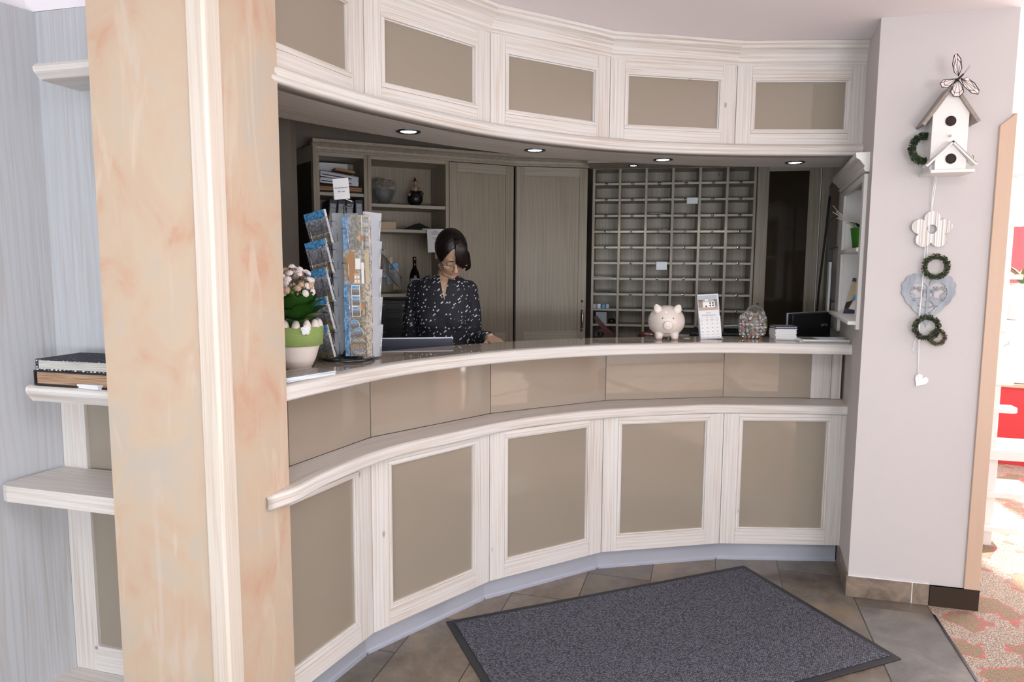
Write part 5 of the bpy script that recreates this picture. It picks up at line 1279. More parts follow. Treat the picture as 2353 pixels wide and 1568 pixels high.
# pot with twigs on its upper shelf
p = sw(0.62, -0.058)
t = thing('twig_pot', 'bright green pot with white twigs and dark leaves in the wall niche', 'potted plant', M_at(p[0], p[1], 1.5955))
G().lathe([(0.040, 0), (0.044, 0.004), (0.056, 0.095), (0.058, 0.11), (0.054, 0.11), (0.050, 0.10)], 'green_pot', n=28).build('pot', t)
g = G()
for k in range(26):
    a = 2.9 + random.uniform(-0.5, 0.7); l = random.uniform(0.06, 0.12); bx, by = 0.03 * math.cos(a), 0.03 * math.sin(a)
    g.tube([(bx, by, 0.10), (bx + 0.45 * l * math.cos(a), by + 0.45 * l * math.sin(a), 0.10 + 0.45 * l), (bx + l * math.cos(a + 0.2), by + l * math.sin(a + 0.2), 0.10 + l * random.uniform(0.6, 1.1))], 0.0013, 'twig', n=5)
g.build('twigs', t)
for k in range(9):
    g = G(); leaf(g, (0, 0, 0.10), k * 2.4, 0.7, 0.09, 0.035, 'black' if k % 2 else 'leaf', 0.6); g.build('leaf', t)
# picture card leaning in the lower niche, facing the room
t = thing('picture_card', 'glossy card with a blue and brown print leaning in the lower wall niche', 'picture', M_at(*sw(0.70, 0.004), 1.2585, SA - PI / 2) @ Matrix.Rotation(0.20, 4, 'Y'))
G().box(0, 0, 0, 0.105, 0.005, 0.195, 'paper_grey').build('card', t)
g = G(); y = -0.0006
g.box(0, y, 0, 0.105, 0, 0.030, 'navy'); g.box(0, y, 0.175, 0.105, 0, 0.195, 'navy'); g.box(0, y + 0.0002, 0.030, 0.105, 0, 0.175, 'cream_paper')
y2 = -0.0009
for pts, mt in ((((0.02, 0.03), (0.05, 0.03), (0.085, 0.13), (0.06, 0.13)), 'petal'), (((0.05, 0.03), (0.07, 0.03), (0.04, 0.17), (0.025, 0.17)), 'white'), (((0.02, 0.075), (0.06, 0.085), (0.06, 0.115), (0.03, 0.105)), 'blue_ink'), (((0.0, 0.03), (0.02, 0.03), (0.03, 0.08), (0.0, 0.06)), 'hole_dark'), (((0.075, 0.03), (0.095, 0.03), (0.09, 0.14), (0.075, 0.10)), 'hole_dark')):
    g.add([(x, y2, z) for x, z in pts], [(0, 1, 2, 3)], mt)
g.build('print', t)

# ================================================================ WALL DECORATION ON THE RIGHT BLOCK
MW = fr(S0, Q0)
def wl(x, y): # plan -> distance along the wall
    v = MW.inverted() @ Vector((x, y, 0)); return v.x
# birdhouse
HX = 0.262; HB = 1.885
t = thing('birdhouse', 'tall white wooden birdhouse with a grey roof and small porch hanging on the wall', 'birdhouse', MW @ M_at(HX, -0.085, HB))
w = 0.066; h1 = 0.245; h2 = 0.345
g = G(); g.plate([(-w, 0.012), (w, 0.012), (w, h1), (0, h2), (-w, h1)], 0, 0.085, 'trim_white'); g.build('body', t, bevel=0.001)
def roofp(g, x0, z0, x1, z1, th, ya, yb, mt, M=None):
    d = Vector((x1 - x0, z1 - z0)); n = Vector((-d.y, d.x)).normalized() * th
    if n.y < 0: n = -n
    g.plate([(x0, z0), (x1, z1), (x1 + n.x, z1 + n.y), (x0 + n.x, z0 + n.y)], ya, yb, mt, M)
g = G(); roofp(g, 0, h2 - 0.002, w + 0.028, h1 - 0.044, 0.013, -0.012, 0.084, 'grey_roof'); roofp(g, -w - 0.030, h1 - 0.048, 0.0, h2 - 0.002, 0.013, -0.012, 0.084, 'grey_roof'); g.build('roof', t, bevel=0.001)
for z in (0.213, 0.058):
    g = G(); yy = 0.0 if z > 0.1 else -0.032
    g.lathe([(0.0235, -0.0004), (0.0235, 0.0014), (0.0205, 0.0016), (0.0205, -0.0004)], 'white', Matrix.Translation((0, yy, z)) @ RX, 32, False)
    g.lathe([(0.0205, 0.0), (0.0205, 0.0008)], 'hole_dark', Matrix.Translation((0, yy, z)) @ RX, 32); g.build('entrance_hole', t)
g = G(); g.tube([(0.0, 0.0, 0.152), (0.0, -0.028, 0.152)], 0.0045, 'trim_white', n=12); g.build('perch', t)
pw2 = 0.056
g = G(); g.plate([(-pw2, 0.012), (pw2, 0.012), (pw2, 0.055), (0, 0.118), (-pw2, 0.055)], -0.032, -0.0005, 'trim_white'); g.build('porch', t, bevel=0.001)
g = G(); roofp(g, 0.0, 0.117, pw2 + 0.030, 0.028, 0.009, -0.050, -0.0005, 'trim_white'); roofp(g, -pw2 - 0.032, 0.026, 0.0, 0.117, 0.009, -0.050, -0.0005, 'trim_white')
roofp(g, 0.0, 0.1265, pw2 + 0.032, 0.036, 0.002, -0.051, -0.0005, 'grey_roof'); roofp(g, -pw2 - 0.034, 0.034, 0.0, 0.1265, 0.002, -0.051, -0.0005, 'grey_roof'); g.build('porch_roof', t)
g = G(); g.box(-w - 0.012, -0.062, 0, w + 0.014, 0.085, 0.012, 'trim_white'); g.build('floor_board', t, bevel=0.001)
g = G(); g.tube([(0.072, -0.02, 0.055), (0.084, -0.02, 0.056), (0.086, -0.02, 0.068), (0.080, -0.02, 0.070)], 0.0013, 'brass', n=6); g.build('hook', t)
# butterfly
t = thing('butterfly_ornament', 'white butterfly ornament with black veins clipped on the birdhouse roof', 'butterfly', MW @ M_at(HX + 0.012, -0.105, HB + 0.375) @ Matrix.Rotation(-0.62, 4, 'Y'))
def wing(name, pts, ang):
    g = G(); g.plate(pts, -0.0008, 0.0008, 'petal')
    cx = sum(p[0] for p in pts) / len(pts); cz = sum(p[1] for p in pts) / len(pts)
    g.tube([(x, -0.001, z) for x, z in pts], 0.0016, 'black', n=6, closed=True)
    root = pts[0]
    for p in pts[2:-1]: g.tube([(root[0], -0.001, root[1]), ((root[0] + p[0]) / 2, -0.001, (root[1] + p[1]) / 2), (p[0], -0.001, p[1])], 0.0008, 'black', n=5)
    g.tube([((x * 0.78 + root[0] * 0.22), -0.001, (z * 0.78 + root[1] * 0.22)) for x, z in pts[2:-1]], 0.0011, 'black', n=5)
    return g.build(name, t)
wing('fore_wing', [(0.004, 0.008), (0.0, 0.03), (0.012, 0.062), (0.036, 0.088), (0.046, 0.086), (0.046, 0.06), (0.03, 0.028)], 0)
wing('fore_wing', [(0.006, -0.004), (0.024, -0.020), (0.034, -0.050), (0.032, -0.085), (0.022, -0.096), (0.006, -0.078), (-0.002, -0.038)], 0)
wing('hind_wing', [(-0.006, 0.004), (-0.020, 0.012), (-0.046, 0.030), (-0.062, 0.026), (-0.066, 0.008), (-0.05, -0.006), (-0.024, -0.004)], 0)
wing('hind_wing', [(-0.004, -0.003), (-0.004, -0.028), (-0.014, -0.056), (-0.034, -0.062), (-0.052, -0.048), (-0.050, -0.026), (-0.026, -0.008)], 0)
g = G(); g.tube([(-0.022, -0.002, -0.004), (0.0, -0.003, 0.0), (0.022, -0.003, 0.004)], [0.002, 0.0045, 0.003], 'hole_dark'); g.tube([(0.022, -0.003, 0.004), (0.056, -0.006, 0.020)], 0.0005, 'hole_dark', n=5); g.tube([(0.022, -0.003, 0.004), (0.054, -0.006, 0.012)], 0.0005, 'hole_dark', n=5); g.build('body', t)
g = G(); g.lathe([(0.0085, 0), (0.0085, 0.004)], 'silver', Matrix.Translation((0.018, -0.004, -0.020)) @ RX, 20); g.build('magnet', t)
# ribbons
def wp(x, z, y=-0.012): v = MW @ Vector((x, y, z)); return (v.x, v.y, v.z)
g = G(); g.tube([wp(0.236, 1.885, -0.03), wp(0.232, 1.80, -0.02), wp(0.236, 1.735, -0.014), wp(0.222, 1.62, -0.011), wp(0.218, 1.50, -0.025), wp(0.214, 1.32, -0.025), wp(0.226, 1.10, -0.01), wp(0.228, 1.03, -0.01)], 0.0022, 'string', n=6)
g.tube([wp(0.242, 1.885, -0.03), wp(0.240, 1.80, -0.015), wp(0.234, 1.735, -0.014), wp(0.230, 1.60, -0.011), wp(0.232, 1.47, -0.011), wp(0.226, 1.44, -0.009)], 0.0022, 'string', n=6)
g.tube([wp(0.21, 1.30, -0.03), wp(0.216, 1.24, -0.02), wp(0.205, 1.17, -0.01), wp(0.20, 1.145, -0.01), wp(0.21, 1.135, -0.01), wp(0.222, 1.15, -0.01), wp(0.22, 1.20, -0.012)], 0.0012, 'string', n=6)
tag(g.build('hanging_ribbon'), 'thin white ribbons running down the wall from the birdhouse through the ornaments', 'ribbon')
# wooden flower
t = thing('wooden_flower', 'flat white distressed wooden flower with a round hole under the birdhouse', 'wall ornament', MW @ M_at(0.240, -0.016, 1.662))
pts = []
for k in range(100):
    a = 2 * PI * k / 100; r = 0.051 + 0.029 * abs(math.cos(2.5 * (a - PI / 2))) ** 0.75; pts.append((r * math.cos(a), r * math.sin(a)))
hole = [(0.019 * math.cos(2 * PI * k / 100), 0.004 + 0.019 * math.sin(2 * PI * k / 100)) for k in range(100)]
def ringplate(g, out, inn, y0, y1, mt, M=None):
    n = len(out); vs = []
    for y in (y0, y1):
        vs += [(x, y, z) for x, z in out] + [(x, y, z) for x, z in inn]
    fs = []
    for i in range(n):
        j = (i + 1) % n
        fs += [(i, j, n + j, n + i), (2 * n + j, 2 * n + i, 3 * n + i, 3 * n + j), (j, i, 2 * n + i, 2 * n + j), (n + i, n + j, 3 * n + j, 3 * n + i)]
    g.add(vs, fs, mt, False, M)
g = G(); ringplate(g, pts, hole, -0.004, 0.004, 'worn_white'); g.build('flower_board', t)
# wreaths
def wreath(name_label, x, z, y, R, th, nleaf, mats, seed):
    random.seed(seed)
    t = thing('leaf_wreath', name_label, 'wreath', MW @ M_at(x, y, z), 'small leaf wreaths on the wall')
    g = G(); g.tube([(R * math.cos(2 * PI * k / 30), 0, R * math.sin(2 * PI * k / 30)) for k in range(30)], th * 0.55, 'wreath_dark', n=8, closed=True); g.build('wire_ring', t)
    g = G()
    for k in range(nleaf):
        a = random.uniform(0, 2 * PI); b = random.uniform(0, 2 * PI); c = Vector(((R + th * 0.6 * math.cos(b)) * math.cos(a), th * 0.6 * math.sin(b), (R + th * 0.6 * math.cos(b)) * math.sin(a)))
        d = Vector((math.cos(a) * math.cos(b) - 0.7 * math.sin(a), math.sin(b), math.sin(a) * math.cos(b) + 0.7 * math.cos(a))).normalized(); s = d.orthogonal().normalized(); s.rotate(Matrix.Rotation(random.uniform(0, 6), 3, d)); l = random.uniform(0.6, 1.1) * th * 1.1
        g.add([c, c + d * l * 0.5 + s * l * 0.3, c + d * l, c + d * l * 0.5 - s * l * 0.3], [(0, 1, 2, 3)], mats[k % len(mats)])
    o = g.build('leaves', t); o['kind'] = 'stuff'
    return t
wreath('round dark green leaf wreath hanging between the wooden flower and the metal heart', 0.262, 1.507, -0.030, 0.044, 0.0095, 800, ['wreath_leaf', 'wreath_dark', 'wreath_leaf', 'wreath_dry'], 1)
wreath('round dark green leaf wreath overlapping the lower tip of the metal heart', 0.242, 1.248, -0.034, 0.045, 0.0095, 800, ['wreath_leaf', 'wreath_dark', 'wreath_dark', 'wreath_dry'], 2)
wreath('smallest leaf wreath, brownish, hanging lowest beside the heart tip', 0.287, 1.207, -0.030, 0.028, 0.0075, 600, ['wreath_dry', 'wreath_leaf', 'wreath_dry', 'stone_beige'], 3)
t = wreath('green leaf wreath hanging on the left side of the birdhouse', HX - 0.072, 2.0, -0.03, 0.052, 0.012, 900, ['wreath_leaf', 'wreath_leaf', 'wreath_dark'], 4)
t.matrix_local = MW @ M_at(HX - 0.078, -0.036, 1.998, 0.35)
# zinc heart with cut-outs
t = thing('metal_heart', 'grey zinc heart with a scalloped rim and cut-out birds and vines', 'wall ornament', MW @ M_at(0.247, -0.007, 1.362))
def heart(k, n=120, s=1.0):
    a = 2 * PI * k / n; x = 16 * math.sin(a) ** 3; z = 13 * math.cos(a) - 5 * math.cos(2 * a) - 2 * math.cos(3 * a) - math.cos(4 * a); return x / 16 * s, (z + 2.0) / 16 * s * 1.2
n = 120; out = []; inn = []
for k in range(n):
    x, z = heart(k, n, 0.101); r = 1 + 0.055 * abs(math.sin(12 * 2 * PI * k / n)); out.append((x * r, z * r * 1.02 + 0.003)); x, z = heart(k, n, 0.072); inn.append((x, z + 0.004))
g = G(); ringplate(g, out, inn, -0.0015, 0.0015, 'zinc'); g.build('scalloped_rim', t)
g = G()
g.box(-0.006, -0.001, -0.09, 0.006, 0.001, 0.058, 'zinc')
for s in (-1, 1):
    g.ball((0.036 * s, 0, 0.012), (0.030, 0.0014, 0.015), 'zinc', Matrix.Rotation(0.5 * s, 4, 'Y'), 14, 6)
    g.ball((0.018 * s, 0, 0.006), (0.014, 0.0014, 0.012), 'zinc', None, 12, 6)
    g.plate([(0.046 * s, 0.022), (0.072 * s, 0.045), (0.066 * s, 0.026), (0.074 * s, 0.022), (0.052 * s, 0.010)], -0.001, 0.001, 'zinc')
    g.plate([(0.010 * s, 0.004), (0.002 * s, 0.0), (0.010 * s, 0.010)], -0.001, 0.001, 'zinc')
    for pts2 in ([(0.004 * s, 0, -0.03), (0.03 * s, 0, -0.022), (0.05 * s, 0, 0.0)], [(0.003 * s, 0, -0.05), (0.025 * s, 0, -0.052), (0.038 * s, 0, -0.036)], [(0.005 * s, 0, 0.035), (0.03 * s, 0, 0.052), (0.058 * s, 0, 0.052)], [(0.02 * s, 0, 0.02), (0.016 * s, 0, 0.040), (0.028 * s, 0, 0.05)]):
        g.tube(pts2, 0.0022, 'zinc', n=6)
        for p in pts2[1:]:
            for dx, dz in ((0.006, 0.005), (-0.005, 0.006), (0.004, -0.006)): g.ball((p[0] + dx * s, 0, p[2] + dz), (0.0052, 0.0012, 0.0038), 'zinc', None, 8, 5)
g.build('cutout_birds', t)
# little clay heart
t = thing('small_white_heart', 'tiny flat white heart hanging at the very end of the ribbon', 'wall ornament', MW @ M_at(0.238, -0.008, 1.012) @ Matrix.Rotation(0.55, 4, 'Y'))
g = G(); g.plate([(heart(k, 40, 0.027)) for k in range(40)], -0.003, 0.003, 'white'); g.build('heart', t, bevel=0.001)
# ================================================================ THE WOMAN AT THE DESK
PB = M_at(-0.368, 3.70, 0)
person = thing('person', 'dark haired woman with glasses and a black dotted blouse bent over the desk', 'person', PB)
def solid(g, name, parent, voxel, smooth=3, cut=None, M=None):
    o = g.build(name, None)
    r = o.modifiers.new('r', 'REMESH'); r.mode = 'VOXEL'; r.voxel_size = voxel; r.use_smooth_shade = True
    s = o.modifiers.new('s', 'SMOOTH'); s.iterations = smooth; s.factor = 0.5
    if cut is not None:
        c = cut.build('cutter'); b = o.modifiers.new('b', 'BOOLEAN'); b.operation = 'DIFFERENCE'; b.object = c; b.solver = 'EXACT'
    bpy.context.view_layer.update()
    dg = bpy.context.evaluated_depsgraph_get(); me = bpy.data.meshes.new_from_object(o.evaluated_get(dg), depsgraph=dg)
    bpy.data.objects.remove(o)
    if cut is not None: bpy.data.objects.remove(c)
    me.materials.clear(); me.materials.append(MATS[g.mats[0]])
    for p in me.polygons: p.material_index = 0; p.use_smooth = True
    r = bpy.data.objects.new(name, me); COL.objects.link(r); r.parent = parent
    if M is not None: r.matrix_local = M
    return r
HM = Matrix.Translation((0.052, -0.080, 1.556)) @ Matrix.Rotation(0.42, 4, 'Z') @ Matrix.Rotation(0.72, 4, 'X') @ Matrix.Rotation(-0.10, 4, 'Y')
SH = {-1: (-0.140, 0.020, 1.375), 1: (0.132, 0.015, 1.375)}
EL = {-1: (-0.178, 0.045, 1.085), 1: (0.158, 0.050, 1.105)}
WR = {-1: (-0.150, -0.17, 0.905), 1: (0.262, -0.125, 1.128)}
HD = {-1: Vector((0.10, -0.60, -0.75)), 1: Vector((0.35, -0.85, -0.18))}
def bodyshape(g, mt, off=0.0):
    g.lathe([(0.05, 0.86), (0.150 + off, 0.90), (0.165 + off, 0.96), (0.140 + off, 1.04), (0.122 + off, 1.10), (0.132 + off, 1.18), (0.150 + off, 1.26), (0.150 + off, 1.33), (0.146 + off, 1.385), (0.125 + off, 1.418), (0.085 + off, 1.442), (0.066 + off, 1.450)], mt, n=36, ratio=0.62)
    for s in (-1, 1): g.ball((0.056 * s, -0.040, 1.225), (0.066 + off, 0.050 + off, 0.070 + off), mt, n=20, m=12)
g = G(); bodyshape(g, 'skin')
g.tube([(0, 0.035, 1.36), (0.012, 0.015, 1.42), (0.035, -0.025, 1.48), (0.055, -0.05, 1.54)], [0.075, 0.053, 0.050, 0.052], 'skin', n=20)
for s in (-1, 1):
    a, b, c = Vector(SH[s]), Vector(EL[s]), Vector(WR[s])
    g.tube([a, (a + b) / 2, b, (b + c) / 2, c], [0.040, 0.038, 0.036, 0.034, 0.026], 'skin', n=16)
    g.ball(a, 0.040, 'skin')
    # hand: palm, four unequal bent fingers, thumb from the side of the palm
    d = HD[s].normalized(); side = Vector((0, 0, 1)).cross(d).normalized() * (-s); nn = d.cross(side).normalized()
    if nn.z > 0: nn = -nn
    p0 = c; p1 = c + d * 0.085
    for q in (-0.028, -0.010, 0.010, 0.028): g.tube([p0 + side * q * 0.6, p0 + d * 0.045 + side * q, p1 + side * q], [0.014, 0.0135, 0.0105], 'skin', n=10)
    for q, l in ((-0.031, 0.056), (-0.0105, 0.070), (0.0105, 0.076), (0.031, 0.066)):
        b0 = p1 + side * q * 1.02; b1 = b0 + d * l * 0.42 + nn * 0.006; b2 = b1 + d * l * 0.30 + nn * 0.014; b3 = b2 + d * l * 0.16 + nn * 0.016
        g.tube([b0 - d * 0.01, b0, b1, b2, b3], [0.0085, 0.0088, 0.0080, 0.0072, 0.0058], 'skin', n=10)
    b0 = c + d * 0.025 + side * 0.030; b1 = b0 + d * 0.030 + side * 0.026 + nn * 0.010; b2 = b1 + d * 0.028 + side * 0.008 + nn * 0.012
    g.tube([b0 - side * 0.015, b0, b1, b2], [0.012, 0.0115, 0.0095, 0.0075], 'skin', n=10)
    for z0, z1, r0, r1 in ((0.93, 0.50, 0.085, 0.055), (0.50, 0.10, 0.055, 0.038)): g.tube([(0.085 * s, 0.0, z0), (0.09 * s, 0.0, (z0 + z1) / 2), (0.095 * s, 0.005, z1)], [r0, (r0 + r1) / 2, r1], 'skin', n=14)
    g.tube([(0.095 * s, 0.01, 0.10), (0.10 * s, -0.02, 0.045), (0.105 * s, -0.12, 0.03)], [0.038, 0.036, 0.028], 'skin', n=12)
# head
g.ball((0, 0.012, 0.028), (0.074, 0.092, 0.094), 'skin', HM, 28, 18)
g.ball((0, -0.026, -0.028), (0.060, 0.058, 0.076), 'skin', HM, 24, 16)
g.ball((0, -0.060, -0.088), (0.024, 0.020, 0.019), 'skin', HM, 14, 10)
g.tube([(0.052, 0.0, -0.05), (0.030, -0.045, -0.086), (0, -0.062, -0.092), (-0.030, -0.045, -0.086), (-0.052, 0.0, -0.05)], 0.017, 'skin', HM, 12)
g.tube([(0, -0.080, 0.020), (0, -0.093, 0.0), (0, -0.106, -0.024), (0, -0.098, -0.033)], [0.008, 0.0085, 0.0125, 0.009], 'skin', HM, 12)
for s in (-1, 1):
    g.ball((0.010 * s, -0.096, -0.030), (0.0075, 0.009, 0.0065), 'skin', HM, 10, 8)
    g.ball((0.037 * s, -0.068, -0.020), (0.020, 0.016, 0.018), 'skin', HM, 14, 10)
    g.ball((0.030 * s, -0.076, 0.028), (0.022, 0.010, 0.007), 'skin', HM, 12, 8)
    g.ball((0.030 * s, -0.073, 0.010), (0.015, 0.013, 0.011), 'skin', HM, 14, 10)
    g.ball((0.076 * s, 0.012, 0.0), (0.008, 0.018, 0.031), 'skin', HM, 12, 10)
g.ball((0, -0.082, -0.052), (0.020, 0.008, 0.0055), 'skin', HM, 12, 8); g.ball((0, -0.081, -0.062), (0.017, 0.008, 0.006), 'skin', HM, 12, 8)
body = solid(g, 'body', person, 0.0042, 4)
# face details
g = G(); g.tube([(-0.019, -0.081, -0.054), (-0.008, -0.0885, -0.0515), (0, -0.0885, -0.053), (0.008, -0.0885, -0.0515), (0.019, -0.081, -0.054)], [0.0012, 0.0034, 0.0032, 0.0034, 0.0012], 'lip', HM, 8)
g.tube([(-0.017, -0.081, -0.0585), (0, -0.0885, -0.0625), (0.017, -0.081, -0.0585)], [0.0014, 0.0046, 0.0014], 'lip', HM, 8); g.build('lips', person)
g = G()
for s in (-1, 1):
    g.tube([(0.015 * s, -0.0835, 0.004), (0.024 * s, -0.0872, 0.0005), (0.034 * s, -0.0855, 0.0005), (0.044 * s, -0.0775, 0.004)], 0.0014, 'ink', HM, 6)
g.build('eyelashes', person)
g = G()
for s in (-1, 1): g.tube([(0.014 * s, -0.0865, 0.031), (0.028 * s, -0.0880, 0.035), (0.045 * s, -0.0775, 0.031)], [0.0022, 0.0026, 0.0012], 'hair', HM, 6)
g.build('eyebrows', person)
# glasses
g = G()
for s in (-1, 1):
    c = Vector((0.031 * s, -0.098, 0.000)); n = 24
    g.tube([(c.x + 0.0235 * math.copysign(abs(math.cos(2 * PI * k / n)) ** 0.75, math.cos(2 * PI * k / n)), c.y + 0.006 * abs((c.x * 0 + 0.0235 * math.cos(2 * PI * k / n) * s)) * 10 * 0.3, c.z + 0.0145 * math.copysign(abs(math.sin(2 * PI * k / n)) ** 0.75, math.sin(2 * PI * k / n))) for k in range(n)], 0.0011, 'gold', HM, 6, True)
    g.tube([(0.054 * s, -0.098, 0.006), (0.066 * s, -0.085, 0.008), (0.078 * s, -0.03, 0.010), (0.080 * s, 0.012, 0.012)], 0.0016, 'gold', HM, 6)
g.tube([(-0.008, -0.099, 0.003), (0, -0.102, 0.005), (0.008, -0.099, 0.003)], 0.0011, 'gold', HM, 6); g.build('glasses', person)
# hair: cap with the face left free, pony tail, swept fringe
g = G(); g.ball((0, 0.018, 0.034), (0.083, 0.101, 0.101), 'hair', None, 96, 64)
keep = []
def facepos(f): return sum((Vector(g.v[i]) for i in f), Vector()) / len(f)
fs = []; 
for f, mi, sm, uv in zip(g.f, g.mi, g.sm, g.uv):
    c = facepos(f)
    if c.y < -0.015 and (c.x / 0.062) ** 2 + ((c.z + 0.03) / 0.128) ** 2 < 1: continue
    if c.z < -0.020 and c.y < 0.035: continue
    if c.z < -0.055: continue
    fs.append((f, mi, sm, uv))
g.f, g.mi, g.sm, g.uv = [list(x) for x in zip(*fs)]
o = g.build('hair_cap', person, M=HM); sdf = o.modifiers.new('s', 'SOLIDIFY'); sdf.thickness = 0.009; sdf.offset = -1
random.seed(11)
g = G()
for k in range(84):
    u = 0.33 + 0.67 * k / 83; x1 = -0.058 + 0.140 * u; x0 = -0.016 + 0.030 * u
    drop = 0.026 - 0.040 * (u > 0.42) * min(1, (u - 0.42) * 4) - 0.016 * (u > 0.8); yy = -0.100 + 0.55 * max(0, abs(x1) - 0.02) ** 1.35 * 1.6
    j = random.uniform(-0.004, 0.004)
    if u < 0.36: drop = 0.062 + 0.10 * (0.36 - u)
    pts = [(x0, -0.030 + j, 0.1335), (x0 + (x1 - x0) * 0.35, -0.072, 0.120 - 0.3 * abs(x1) ** 1.2), (x0 + (x1 - x0) * 0.75, yy + 0.004, 0.083 - 0.2 * abs(x1)), (x1, yy - 0.002, drop + 0.020 + j), (x1 + 0.003, yy + 0.004, drop - 0.004 + 2 * j)]
    pp = catmull([(a, b) for a, b, c in pts], 3); zz = catmull([(c, 0) for a, b, c in pts], 3)
    m_ = len(pp); g.tube([(pp[i][0], pp[i][1], zz[i][0]) for i in range(m_)], [0.0044 * (1 - 0.8 * (i / (m_ - 1)) ** 3) for i in range(m_)], 'hair', None, 6)
g.build('fringe', person, M=HM)
g = G()
g.tube([(0, 0.105, 0.0), (0, 0.13, -0.03), (-0.005, 0.125, -0.09), (-0.01, 0.10, -0.16)], [0.028, 0.030, 0.024, 0.006], 'hair', None, 14)
g.build('tied_back_hair', person, M=HM)
# clothes
g = G(); bodyshape(g, 'dotted_blouse', 0.010)
for s in (-1, 1):
    a, b, c = Vector(SH[s]), Vector(EL[s]), Vector(WR[s])
    g.ball(a, (0.054, 0.056, 0.052), 'dotted_blouse'); g.tube([a, (a + b) / 2 + Vector((0.008 * s, 0, 0)), b, (b + c) / 2, c - (c - b).normalized() * 0.02], [0.052, 0.051, 0.050, 0.047, 0.038], 'dotted_blouse', n=18)
cut = G()
cut.add([(-0.028, -0.30, 1.52), (0.050, -0.30, 1.52), (0.018, -0.30, 1.318), (-0.028, -0.030, 1.52), (0.050, -0.030, 1.52), (0.018, -0.030, 1.318)], [(0, 2, 1), (3, 4, 5), (0, 1, 4, 3), (1, 2, 5, 4), (2, 0, 3, 5)], 'skin')
blouse = solid(g, 'blouse', person, 0.006, 5, None)
# the slit below the neckline, cut from the finished cloth
c = cut.build('cutter'); bm_ = bmesh.new(); bm_.from_mesh(c.data); bmesh.ops.recalc_face_normals(bm_, faces=bm_.faces); bm_.to_mesh(c.data); bm_.free()
b = blouse.modifiers.new('b', 'BOOLEAN'); b.operation = 'DIFFERENCE'; b.object = c; c.parent = person
bpy.context.view_layer.update(); dg = bpy.context.evaluated_depsgraph_get()
me = bpy.data.meshes.new_from_object(blouse.evaluated_get(dg), depsgraph=dg); blouse.modifiers.clear(); blouse.data = me; bpy.data.objects.remove(c)
me.materials.clear(); me.materials.append(MATS['dotted_blouse'])
for p in me.polygons: p.material_index = 0; p.use_smooth = True
# necklace with heart pendant
g = G(); g.tube([(-0.026, -0.078, 1.392), (-0.008, -0.096, 1.366), (0.008, -0.101, 1.357), (0.022, -0.097, 1.367), (0.038, -0.078, 1.394)], 0.0009, 'silver', n=6)
g.tube([(0.006 + heart(k, 20, 0.0095)[0], -0.1035, 1.346 + heart(k, 20, 0.0095)[1]) for k in range(20)], 0.0014, 'silver', n=6, closed=True); g.build('necklace', person)
g = G(); g.lathe([(0.10, 0.84), (0.172, 0.88), (0.178, 0.95), (0.16, 1.0)], 'black_matt', n=28, ratio=0.66)
for s in (-1, 1): g.tube([(0.085 * s, 0, 0.92), (0.09 * s, 0.0, 0.50), (0.097 * s, 0.008, 0.09)], [0.10, 0.068, 0.060], 'black_matt', n=18)
solid(g, 'trousers', person, 0.012, 3)
for s in (-1, 1):
    g = G(); g.ball((0.104 * s, -0.05, 0.035), (0.045, 0.13, 0.045), 'black', n=18, m=12, fn=lambda p: (p.x, p.y, max(p.z, -0.75))); g.build('shoe', person)
# ================================================================ WINTER GARDEN, right of the wall block
tw = 'trim_white'
# white etagere whose end shelves show past the beech board
ET = M_at(2.545, 3.62, 0, GA)
t = thing('white_etagere', 'tall white shelf unit with small rounded end shelves in the sunny room', 'shelf unit', ET)
G().box(-0.25, 0.05, 0.0, 0.06, 0.35, 0.48, tw).build('base_cabinet', t, bevel=0.004)
G().box(-0.25, 0.02, 0.55, 0.035, 0.10, 1.99, tw).build('upright_board', t, bevel=0.003)
G().box(-0.30, -0.04, 1.97, 0.12, 0.16, 2.03, tw).build('top_crown', t, bevel=0.012, seg=4)
def rs(z, dx, dy, th, nm='end_shelf', cut=0.4):
    g = G(); n = 8; pts = [(-0.05, 0.0), (dx * (1 - cut), 0.0)] + [(dx * (1 - cut) + dx * cut * math.sin(PI / 2 * k / n), dy * 0.5 - dy * 0.5 * math.cos(PI / 2 * k / n)) for k in range(1, n + 1)] + [(dx, dy), (-0.05, dy)]
    g.prism(pts, z - th, z, tw); return g.build(nm, t, bevel=0.004)
for z in (1.745, 1.47, 1.20, 0.917): rs(z, 0.10, 0.12, 0.024)
rs(0.766, 0.13, 0.14, 0.022); rs(0.54, 0.45, 0.34, 0.05, 'wide_shelf', 0.15)
for z, dx in ((0.31, 0.26), (0.12, 0.24)): rs(z, dx, 0.30, 0.025)
# red bench with pale cushion top
t = thing('red_bench', 'bright red window bench with a white padded top in the sunny room', 'bench', M_at(3.72, 5.30, 0, GA - 0.25))
G().box(-0.2, 0, 0.0, 2.2, 0.5, 0.60, 'red').build('front_panel', t, bevel=0.004)
G().box(-0.25, -0.03, 0.602, 2.25, 0.52, 0.632, 'beech_z').build('wooden_edge', t, bevel=0.006)
G().box(-0.22, 0.0, 0.634, 2.25, 0.50, 0.67, 'white').build('padded_top', t, bevel=0.01)
